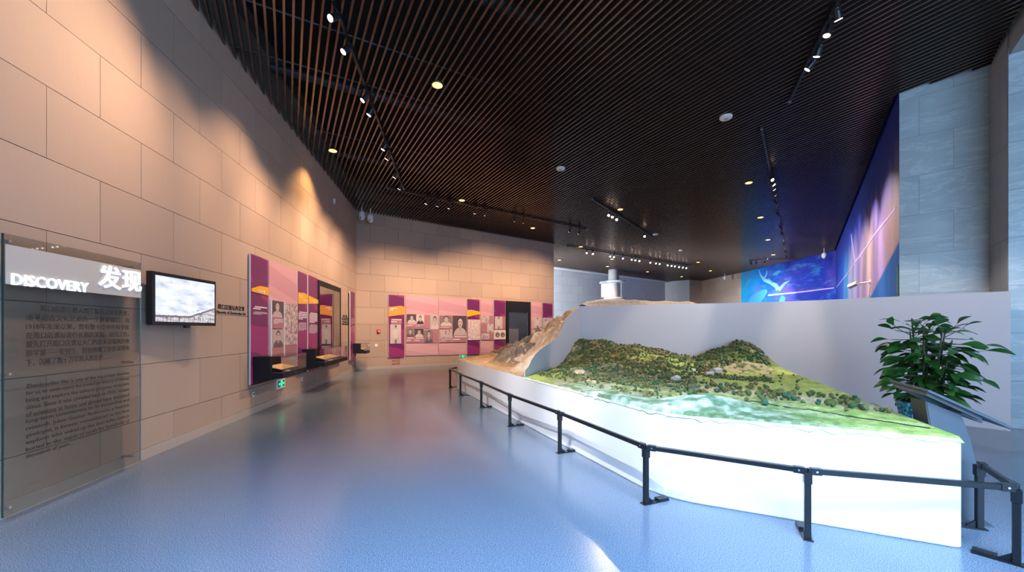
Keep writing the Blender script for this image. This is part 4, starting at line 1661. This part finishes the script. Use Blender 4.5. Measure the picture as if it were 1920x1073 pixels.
t, loc, W_ = board(BW, 'exhibit_board', 'plum board with orange tag and a standing figure photograph', M_PURP, 728.7, 759.2, 552.9, 670.5, 0.07)
tagshape(t, loc, [c7(62, 258), c7(225, 240), c7(283, 258), c7(283, 355), c7(62, 385)], M_ORG, 0.02)
lines(t, loc, *[c7(80, 265)[0], c7(170, 265)[0], c7(80, 266)[1], c7(80, 308)[1]], 2, lift=0.022, thick=0.7)
cp7(t, loc, 90, 413, 237, 485)
ph7(t, loc, 82, 490, 228, 750, 'figure')
t, loc, W_ = board(BW, 'exhibit_board', 'wide pink board with six small portraits on the back wall', M_PINK, 760.6, 822.0, 554.7, 668.0, 0.05, False)
for a in ((303, 352, 428, 470), (436, 358, 537, 485), (615, 362, 730, 556), (300, 540, 405, 658), (410, 545, 530, 660), (537, 568, 650, 738)):
    ph7(t, loc, *a, 'portrait')
for a in ((303, 472, 428, 530), (436, 487, 537, 530), (300, 660, 398, 738), (408, 662, 533, 738)):
    cp7(t, loc, *a)
cp7(t, loc, 541, 362, 612, 550, 0)
cp7(t, loc, 653, 568, 727, 738, 0)
gap(t, loc, 761.2, 821, 643.6)
t, loc, W_ = board(BW, 'exhibit_board', 'pink board with a large portrait of a seated figure in a pale shirt', M_PINK, 822.9, 875.2, 557.5, 666.5, 0.05, False)
ph7(t, loc, 745, 370, 912, 510, 'portrait')
cp7(t, loc, 745, 512, 912, 550)
ph7(t, loc, 745, 565, 912, 678, 'crowd')
cp7(t, loc, 745, 680, 905, 735)
ph7(t, loc, 920, 372, 1108, 640, 'portrait')
cp7(t, loc, 920, 642, 1106, 730)
gap(t, loc, 823.5, 874.5, 643.3)
t, loc, W_ = board(BW, 'exhibit_board', 'magenta board with yellow tag and a pale dig photograph', M_PURP, 876, 900.2, 561, 665, 0.07)
tagshape(t, loc, [c8(46, 243), c8(110, 240), c8(232, 268), c8(232, 302), c8(46, 340)], M_YEL, 0.02)
ph8(t, loc, 55, 378, 232, 675, 'pale')
gap(t, loc, 876.6, 899.6, 639)
t, loc, W_ = board(BW, 'exhibit_board', 'narrow pale pink board with three little photographs between magenta boards', M_PINK, 901.4, 924.8, 562, 664.5, 0.05, False)
ph8(t, loc, 248, 325, 360, 430, 'crowd')
cp8(t, loc, 362, 325, 418, 430)
cp8(t, loc, 245, 442, 325, 565)
ph8(t, loc, 330, 440, 418, 565, 'figure')
ph8(t, loc, 248, 580, 360, 665, 'crowd')
cp8(t, loc, 362, 580, 418, 665)
gap(t, loc, 902, 924.2, 638.8)
t, loc, W_ = board(BW, 'exhibit_board', 'magenta board with a two fossil photograph left of the dark doorway', M_PURP, 926, 948.2, 563, 663, 0.07)
ph8(t, loc, 442, 335, 550, 515, 'figure')
cp8(t, loc, 552, 335, 592, 515)
ph8(t, loc, 432, 528, 596, 665, 'fossil')
gap(t, loc, 926.6, 947.6, 638)
t, loc, W_ = board(BW, 'exhibit_board', 'pale pink board with two standing figures right of the dark doorway', M_PINK, 996.8, 1015.8, 567, 662, 0.05, False)
ph8(t, loc, 1000, 348, 1110, 500, 'figure')
cp8(t, loc, 1000, 505, 1110, 520)
ph8(t, loc, 985, 535, 1110, 640, 'pale')
t, loc, W_ = board(BW, 'exhibit_board', 'last plum board at the free end of the back wall', M_PURP, 1017.2, 1036.4, 568.4, 660, 0.07)
ph8(t, loc, 1132, 352, 1272, 505, 'crowd')

# dark doorway-like showcase in the back wall
a0, h1 = BW.sh(949.6, 564.3, 0.10)
a1, _ = BW.sh(995.0, 566, 0.10)
h0 = 0.14
t = thing('glazed_showcase', 'tall dark navy glazed showcase between magenta and pink boards', 'showcase', BW.frame(a0, 0, 0.10))
W_ = a1 - a0
fr = MB()
fr.box(0, 0.15, 0, 0.076, h0, h1).box(W_ - 0.18, W_, 0, 0.076, h0, h1).box(0.15, W_ - 0.18, 0, 0.076, h1 - 0.52, h1).box(0.15, W_ - 0.18, 0, 0.076, h0, h0 + 0.35)
fr.build('frame', M_DARKBOX, t)
MB().box(0.15, W_ - 0.18, 0.06, 0.076, h0 + 0.35, h1 - 0.52).build('back_panel', mat('slate_back', (0.045, 0.055, 0.075), 0.5), t)
MB().box(0.16, 0.80, 0.045, 0.06, h0 + 0.75, h0 + 1.55).build('grey_board', mat('grey_board', (0.20, 0.19, 0.19), 0.6), t)
MB().box(0.16, W_ - 0.6, 0.02, 0.045, h0 + 0.36, h0 + 0.40).build('brass_rail', mat('brass', (0.7, 0.45, 0.15), 0.3, 1.0), t)
MB().box(W_ - 0.22, W_ - 0.20, 0.0, 0.05, h0 + 0.4, h1 - 0.55).build('door_edge', M_STEEL, t)
MB().box(0.15, W_ - 0.18, 0.002, 0.010, h0 + 0.35, h1 - 0.52).build('glass_pane', M_CASEG, t)

# ------------------------------------------------------------------ small wall fittings
M_GREEN = mat('exit_green', (0.0, 0.3, 0.12), 0.4, emit=(0.02, 0.75, 0.30), estr=1.6)
M_DGREEN = mat('exit_dark', (0.0, 0.05, 0.03), 0.4)


def exit_sign(w, label, x0, x1, ya, yb):
    a, h1 = w.sh(x0, ya, 0.05)
    b, _ = w.sh(x1, ya, 0.05)
    h0 = w.sh(x0, yb, 0.05)[1]
    t = thing('exit_sign', label, 'exit sign', w.frame(a, 0, 0.05))
    W_, H_ = b - a, h1 - h0
    MB().box(0, W_, 0, 0.027, h0, h1).build('case', M_WPLAS, t)
    f = MB().box(W_ * .12, W_ * .88, -0.004, 0, h0 + H_ * .2, h1 - H_ * .18).build('sign_face', M_DGREEN, t)
    z0, zh = h0 + H_ * .2, H_ * .62
    m = MB().box(W_ * .40, W_ * .62, -0.007, -0.004, z0, z0 + zh)
    m.build('lit_panel', M_GREEN, t)
    for s_ in (-1, 1):
        c_ = W_ * (.5 + .26 * s_)
        MB().prism([(c_ - s_ * W_ * .09, -0.007, z0 + zh * .40), (c_, -0.007, z0 + zh * .40), (c_, -0.007, z0 + zh * .2), (c_ + s_ * W_ * .08, -0.007, z0 + zh * .5),
                    (c_, -0.007, z0 + zh * .8), (c_, -0.007, z0 + zh * .60), (c_ - s_ * W_ * .09, -0.007, z0 + zh * .60)], (0, 0.003, 0)).build('arrow', M_GREEN, t)
    man = MB()
    cxm = W_ * .51
    man.lathe([(0.001, 0), (zh * .09, 0.0005), (zh * .09, 0.001)], 10, (0, 0, 0)) if False else None
    man.box(cxm - W_ * .02, cxm + W_ * .02, -0.009, -0.007, z0 + zh * .78, z0 + zh * .92)
    man.prism([(cxm - W_ * .03, -0.009, z0 + zh * .42), (cxm + W_ * .01, -0.009, z0 + zh * .42), (cxm + W_ * .035, -0.009, z0 + zh * .74), (cxm - W_ * .01, -0.009, z0 + zh * .74)], (0, 0.002, 0))
    man.prism([(cxm - W_ * .08, -0.009, z0 + zh * .08), (cxm - W_ * .05, -0.009, z0 + zh * .08), (cxm, -0.009, z0 + zh * .44), (cxm - W_ * .03, -0.009, z0 + zh * .44)], (0, 0.002, 0))
    man.prism([(cxm + W_ * .04, -0.009, z0 + zh * .1), (cxm + W_ * .07, -0.009, z0 + zh * .1), (cxm + W_ * .01, -0.009, z0 + zh * .44), (cxm - W_ * .02, -0.009, z0 + zh * .44)], (0, 0.002, 0))
    man.build('running_figure', M_DGREEN, t)
    return t


exit_sign(LW, 'green running figure exit sign low under the near vitrine', 520, 534.8, 713, 731)
exit_sign(BW, 'green exit sign on the back wall just above the plinth corner', 861, 874.5, 666.3, 672.5)


def plate(w, name, label, cat, px, py, wd, hg, th, matl):
    a, h = w.sh(px, py, 0.024)
    t = thing(name, label, cat, w.frame(a, h, 0.0225))
    bevel(MB().box(-wd / 2, wd / 2, -th, 0, -hg / 2, hg / 2).build('plate', matl, t), 0.004, 1)
    return t


t = plate(BW, 'fire_alarm', 'round red fire alarm on the back wall near the corner', 'alarm', 709.5, 621.5, 0.15, 0.15, 0.03, mat('alarm_red', (0.55, 0.02, 0.03), 0.35))
MB().tube((0, -0.08, 0), (0, -0.03, 0), 0.045, 0.065, 16).build('sounder', mat('alarm_red_dark', (0.6, 0.04, 0.04), 0.3), t)
MB().tube((0, -0.085, 0), (0, -0.08, 0), 0.03, 0.03, 12).build('button', M_WPLAS, t)
t = plate(BW, 'wall_switch', 'white square switch below the red fire alarm', 'switch', 705.5, 647.8, 0.11, 0.11, 0.012, M_WPLAS)
MB().box(-0.03, 0.03, -0.018, -0.012, -0.035, 0.035).build('rocker', M_WPLAS, t)
for px, py, lb in ((475, 739.5, 'white socket on the wall below the near vitrine'), (566.5, 711, 'white socket on the wall below the middle vitrine'), (661, 681, 'white socket on the wall below the corner vitrine')):
    t = plate(LW, 'wall_socket', lb, 'socket', px, py, 0.09, 0.09, 0.012, M_WPLAS)
    MB().box(-0.02, 0.02, -0.0135, -0.012, -0.02, 0.02).build('outlet', M_BLACK, t)
t = plate(LW, 'motion_sensor', 'small white sensor high on the left wall near the ceiling', 'sensor', 626, 377.5, 0.10, 0.16, 0.05, M_WPLAS)
MB().box(-0.035, 0.035, -0.055, -0.05, -0.06, 0.0).build('lens', mat('sensor_lens', (0.5, 0.5, 0.55), 0.2), t)


def dome_camera(label, px, py, y, drop):
    p = at_y(px, py, y)
    t = thing('dome_camera', label, 'security camera', p)
    R = 0.12
    MB().lathe([(0.03, 0.16), (R * .8, 0.13), (R, 0.05), (R, -0.04), (R * .95, -0.06)], 18).build('housing', M_WPLAS, t, True)
    MB().lathe([(R * .9, -0.06), (R * .85, -0.11), (R * .6, -0.16), (R * .2, -0.185)], 18).build('dome', M_WPLAS, t, True)
    MB().tube((0, -R * .78, -0.11), (0, -R * .9, -0.115), 0.022).build('lens', M_BLACK, t)
    MB().tube((0, 0, 0.15), (0, 0, max(0.2, CEIL - p.z)), 0.02).build('stem', M_WPLAS, t)
    return t


dome_camera('white dome camera hanging in the corner, the left of the pair', 678.5, 404, 15.35, 0)
dome_camera('white dome camera hanging in the corner, the right of the pair', 694.5, 409, 15.5, 0)
dome_camera('white dome camera hanging before the blue mural', 1545, 479, 23.0, 0)
dome_camera('white dome camera hanging before the tan far wall left of the mural', 1359, 521, 33.5, 0)
a, h = MRW.sh(1632, 529)
t = thing('bullet_camera', 'white bullet camera on a bracket on the side mural', 'security camera', MRW.frame(a, h, 0))
MB().tube((0, 0, 0), (0, -0.03, 0), 0.06).build('mount', M_WPLAS, t)
MB().tube((0, -0.03, 0), (-0.10, -0.28, -0.02), 0.022).build('bracket', M_WPLAS, t)
MB().tube((-0.05, -0.26, 0.0), (-0.42, -0.42, -0.06), 0.07, 0.075, 14).build('barrel', M_WPLAS, t)
MB().tube((-0.42, -0.42, -0.06), (-0.43, -0.424, -0.062), 0.06).build('lens', M_BLACK, t)


# ------------------------------------------------------------------ lamps
def spot(parent, loc, aim, watts, deg, blend, colr, rad=0.04):
    l = bpy.data.lights.new('lamp_light', 'SPOT')
    l.energy, l.color, l.spot_size, l.spot_blend, l.shadow_soft_size = watts, colr, math.radians(deg), blend, rad
    o = bpy.data.objects.new('lamp_light', l)
    COL.objects.link(o)
    o.parent = parent
    o.matrix_parent_inverse = Matrix.Identity(4)
    pl_ = parent.matrix_world.translation if False else parent.location
    o.location = Vector(loc) - pl_
    o.rotation_euler = (Vector(aim) - Vector(loc)).to_track_quat('-Z', 'Y').to_euler()
    return o


rim_me = MB().lathe([(0.075, 0.0), (0.10, 0.0), (0.105, 0.012), (0.10, 0.09), (0.09, 0.09)], 20).mesh('rim', M_BLACK)
lens_me = MB().lathe([(0.078, 0.0), (0.075, 0.01)], 16).mesh('lens', M_LENSA)
DOWN = [(820, 160, 'amber downlight nearest the camera in the slat ceiling'),
        (624, 283, 'amber downlight close to the tan left wall'),
        (866, 376, 'amber downlight just above the black track along the back wall'),
        (999, 428, 'amber downlight over the free end of the back wall'),
        (1163, 393, 'amber downlight beside the short slanting track'),
        (1404, 343, 'amber downlight nearest the camera in the row along the mural track'),
        (1426, 408, 'second amber downlight in the row along the mural track'),
        (1440, 450, 'third amber downlight in the row along the mural track'),
        (1450, 478, 'farthest amber downlight in the row along the mural track'),
        (1089, 463, 'amber downlight at the left end of the long far track'),
        (1049, 488, 'amber downlight at the far left beside the back wall end'),
        (1148, 486, 'amber downlight right in front of the column'),
        (1139, 500, 'lower amber downlight left of the column top'),
        (1309, 492, 'amber downlight at the right end of the long far track'),
        (1332, 508, 'amber downlight before the tan far wall'),
        (1278, 519, 'amber downlight above the bright far return wall'),
        (1214, 510, 'dim amber downlight between column and far return wall')]
for px, py, lb in DOWN:
    p = at_h(px, py, CEIL - 0.012)
    t = thing('downlight', lb, 'downlight', p, 'amber downlights in the slat ceiling')
    link('rim', rim_me, t)
    t.scale = (1.25, 1.25, 1.0)
    link('lens', lens_me, t).location = (0, 0, -0.004)
    spot(t, p + Vector((0, 0, -0.04)), p + Vector((0, 0, -5)), 210, 95, 0.8, AMBER, 0.05)
disc_me = MB().lathe([(0.06, -0.03), (0.115, -0.02), (0.13, 0.0), (0.13, 0.03)], 20).mesh('disc', M_WPLAS)
core_me = MB().lathe([(0.03, -0.045), (0.05, -0.03)], 14).mesh('core', mat('grille_grey', (0.4, 0.4, 0.42), 0.5))
for px, py, lb in [(1361, 221, 'round white ceiling speaker nearest the camera'), (1051, 317, 'round white ceiling speaker above the middle of the hall'),
                   (1229, 440, 'round white ceiling disc by the end of the short slanting track'), (1277, 470, 'small white ceiling disc above the long far track')]:
    p = at_h(px, py, CEIL - 0.03)
    t = thing('ceiling_speaker', lb, 'speaker', p, 'white discs in the slat ceiling')
    link('disc', disc_me, t)
    link('core', core_me, t)

head_me = MB().lathe([(0.035, 0.0), (0.045, 0.02), (0.048, 0.07), (0.052, 0.17), (0.050, 0.175)], 16).mesh('head', M_BLACK)
hl_me = MB().lathe([(0.046, 0.0), (0.044, 0.004)], 16).mesh('lens', M_LENSW)
adp_me = MB().box(-0.07, 0.07, -0.02, 0.02, -0.035, 0.0).box(-0.012, 0.012, -0.012, 0.012, -0.11, -0.035).mesh('adapter', M_BLACK)
yoke_me = MB().box(-0.055, -0.045, -0.012, 0.012, -0.16, -0.08).box(0.045, 0.055, -0.012, 0.012, -0.16, -0.08).box(-0.055, 0.055, -0.012, 0.012, -0.09, -0.08).mesh('yoke', M_BLACK)
ORD = ['first', 'second', 'third', 'fourth', 'fifth', 'sixth', 'seventh', 'eighth', 'ninth', 'tenth', 'eleventh', 'twelfth', 'thirteenth', 'fourteenth', 'fifteenth', 'sixteenth', 'seventeenth']
TRZ = CEIL - 0.05


def track(label, pa, pb):
    a, b = at_h(*pa, TRZ), at_h(*pb, TRZ)
    t = thing('light_track', label, 'light track', a)
    d = b - a
    Mx = Matrix.Rotation(math.atan2(d.y, d.x), 4, 'Z')
    MB().box(0, d.length, -0.02, 0.02, -0.02, 0.03, M=Mx).build('track_bar', M_BLACK, t)
    for s_ in (0, d.length - 0.05):
        MB().box(s_, s_ + 0.05, -0.024, 0.024, -0.024, 0.034, M=Mx).build('end_cap', M_STEEL, t)
    k = max(2, int(d.length / 2.5))
    for i in range(k):
        s_ = d.length * (i + .5) / k
        MB().box(s_ - .01, s_ + .01, -0.01, 0.01, 0.03, 0.052 + SH, M=Mx).build('hanger', M_BLACK, t)
    return a, b, d


def head(a, b, px, py, aim, label, watts, deg=50, blend=0.5, colr=WARM, grp=None, lit=True):
    """a spotlight clipped to the track nearest to a pixel, aimed at a point"""
    p = at_h(px, py, TRZ - 0.15)
    d = (b - a)
    s_ = max(0.05, min(d.length - 0.05, (p - a).dot(d.normalized())))
    m = a + d.normalized() * s_ + Vector((0, 0, -0.026))
    t = thing('track_spotlight', label, 'spotlight', m, grp)
    ang = math.atan2(d.y, d.x)
    o = link('adapter', adp_me, t); o.rotation_euler = (0, 0, ang)
    o = link('yoke', yoke_me, t); o.rotation_euler = (0, 0, ang)
    piv = m + Vector((0, 0, -0.15))
    dr = (Vector(aim) - piv).normalized()
    q = dr.to_track_quat('Z', 'Y')
    o = link('head', head_me, t)
    o.location = piv - m - dr * 0.07
    o.rotation_mode = 'QUATERNION'
    o.rotation_quaternion = q
    o2 = link('lens', hl_me, t)
    o2.location = piv - m + dr * 0.1065
    o2.rotation_mode = 'QUATERNION'
    o2.rotation_quaternion = q
    if watts:
        spot(t, piv + dr * 0.13, aim, watts, deg, blend, colr, 0.04)
    return t


# track along the left wall
a, b, d = track('long black light track running along the tan left wall', (622, -8), (757, 355))
L1 = [(640, 30), (655, 88), (690, 180), (693, 205), (722, 272), (727, 290), (738, 325), (747, 347)]
aims1 = [(3.0, 3.3), (4.9, 2.9), (6.9, 3.5), (8.3, 2.5), (10.0, 2.5), (11.3, 3.4), (12.9, 2.8), (14.3, 2.4)]
for i, ((px, py), (s_, h_)) in enumerate(zip(L1, aims1)):
    aim = LW.at((s_ - FRONT) * 1.012, h_)
    head(a, b, px, py, aim, '%s spotlight from the camera end of the left wall track' % ORD[i], (520, 230, 340, 420, 480, 500, 520, 520)[i], 68 if i else 78, 1.0, WARM, 'spotlights on the left wall track')
# track in front of the back wall
a, b, d = track('long black light track in front of the tan back wall', (725, 352), (1101, 431))
L2 = [(795, 380), (815, 384), (836, 388), (884, 398), (903, 401), (957, 413), (975, 415), (1078, 428), (1097, 431)]
for i, (px, py) in enumerate(L2):
    tgt = BW.at(0.6 + i * 1.18, (2.0 + 0.5 * (i % 2)) if i < 4 else 2.9 + 0.6 * (i % 2))
    head(a, b, px, py, tgt, '%s spotlight from the left on the back wall track' % ORD[i], 400 if i < 4 else 340, 72 if i < 4 else 76, 1.0, WARM, 'spotlights on the back wall track')
# short slanting track
a, b, d = track('short slanting black light track left of the middle of the hall', (1110, 373), (1226, 446))
for i, (px, py, aim, wt) in enumerate([(1136, 402, (0.0, 10.0, 0.9), 1000), (1146, 405, (0.9, 9.0, 1.2), 800), (1158, 409, (2.4, 10.9, 2.2), 600), (1204, 441, (6.0, 12.0, 0.0), 200)]):
    head(a, b, px, py, aim, '%s spotlight from the near end of the short slanting track' % ORD[i], wt, 45, 0.6, NEUT, 'spotlights on the short slanting track')
# long far track
a, b, d = track('long far black light track crossing before the column', (1060, 461), (1296, 499))
L4 = [(1092, 474), (1102, 476), (1139, 480), (1146, 481), (1161, 484), (1180, 486), (1187, 487), (1195, 488), (1217, 491), (1225, 493), (1232, 494), (1249, 496), (1257, 497), (1263, 498), (1272, 499), (1280, 500), (1286, 501)]
for i, (px, py) in enumerate(L4):
    head(a, b, px, py, (4.0 + i * 0.7, 16.0 + 0.3 * i, 0.5), '%s spotlight from the left on the long far track' % ORD[i], 260 if i % 4 == 0 else 0, 50, 0.6, NEUT, 'spotlights on the long far track')
# mural track
a, b, d = track('long black light track running along the side mural', (1428, 240), (1477, 488))
L5 = [(1444, 333), (1444, 342), (1444, 350), (1446, 361), (1455, 378), (1459, 400), (1465, 425), (1466, 436), (1469, 455), (1470, 470), (1474, 481)]
for i, (px, py) in enumerate(L5):
    if i < 7:
        aim = MRW.at(MRW.len * (0.95 - 0.13 * i), 2.9 + 0.5 * (i % 2))
    else:
        aim = MF.at(MF.len * (0.75 - 0.2 * (i - 7)), 2.6)
    head(a, b, px, py, aim, '%s spotlight from the near end of the mural track' % ORD[i], 620, 60, 0.7, (1.0, 0.92, 0.86), 'spotlights on the mural track')
# near right track
a, b, d = track('short black light track at the upper right near the marble wall', (1480, 191), (1572, -6))
for i, (px, py, aim, wt) in enumerate([(1512, 118, (2.2, 9.9, 1.4), 420), (1530, 90, (4.6, 9.0, 1.0), 360), (1542, 53, (3.4, 6.6, 0.9), 360), (1562, 18, (7.0, 7.2, 1.2), 380)]):
    head(a, b, px, py, aim, '%s spotlight from the far end of the upper right track' % ORD[i], wt, 48, 0.35, NEUT, 'spotlights on the upper right track')
# unseen track and spotlights, added to brighten the model plinth
t = thing('light_track', 'added unseen black light track brightening the model plinth', 'light track', Vector((-3.0, 2.4, TRZ)))
a, b = Vector((-3.0, 2.4, TRZ)), Vector((0.6, 1.4, TRZ))
d = b - a
MB().box(0, d.length, -0.02, 0.02, -0.02, 0.03, M=Matrix.Rotation(math.atan2(d.y, d.x), 4, 'Z')).build('track_bar', M_BLACK, t)
MB().box(1.0, 1.02, -0.01, 0.01, 0.03, 0.052 + SH, M=Matrix.Rotation(math.atan2(d.y, d.x), 4, 'Z')).build('hanger', M_BLACK, t)
for i, (fr_, aim, wt) in enumerate([(0.05, (-0.4, 8.4, 0.5), 1300), (0.25, (0.5, 6.2, 0.5), 1500), (0.45, (1.15, 4.7, 0.55), 1500), (0.95, (2.4, 3.5, 0.7), 650)]):
    m = a + d * fr_ + Vector((0, 0, -0.15))
    pp = (CX + F * m.x / m.y, HY - F * (m.z - CAMH) / m.y)
    head(a, b, pp[0], pp[1], aim, '%s added spotlight from the left on the unseen near track' % ORD[i], wt, 30, 1.0, (0.93, 0.95, 1.0), 'added spotlights brightening the model plinth')
# lamps near the far mural
a, b, d = track('tiny light track close to the far mural', (1402, 489), (1440, 486))
for i, (px, py) in enumerate([(1408, 494), (1418, 492), (1433, 496)]):
    head(a, b, px, py, MF.at(0.8 + 1.6 * i, 2.4), '%s spotlight from the left on the tiny track by the far mural' % ORD[i], 700, 60, 0.6, (0.75, 0.88, 1.0), 'spotlights by the far mural')
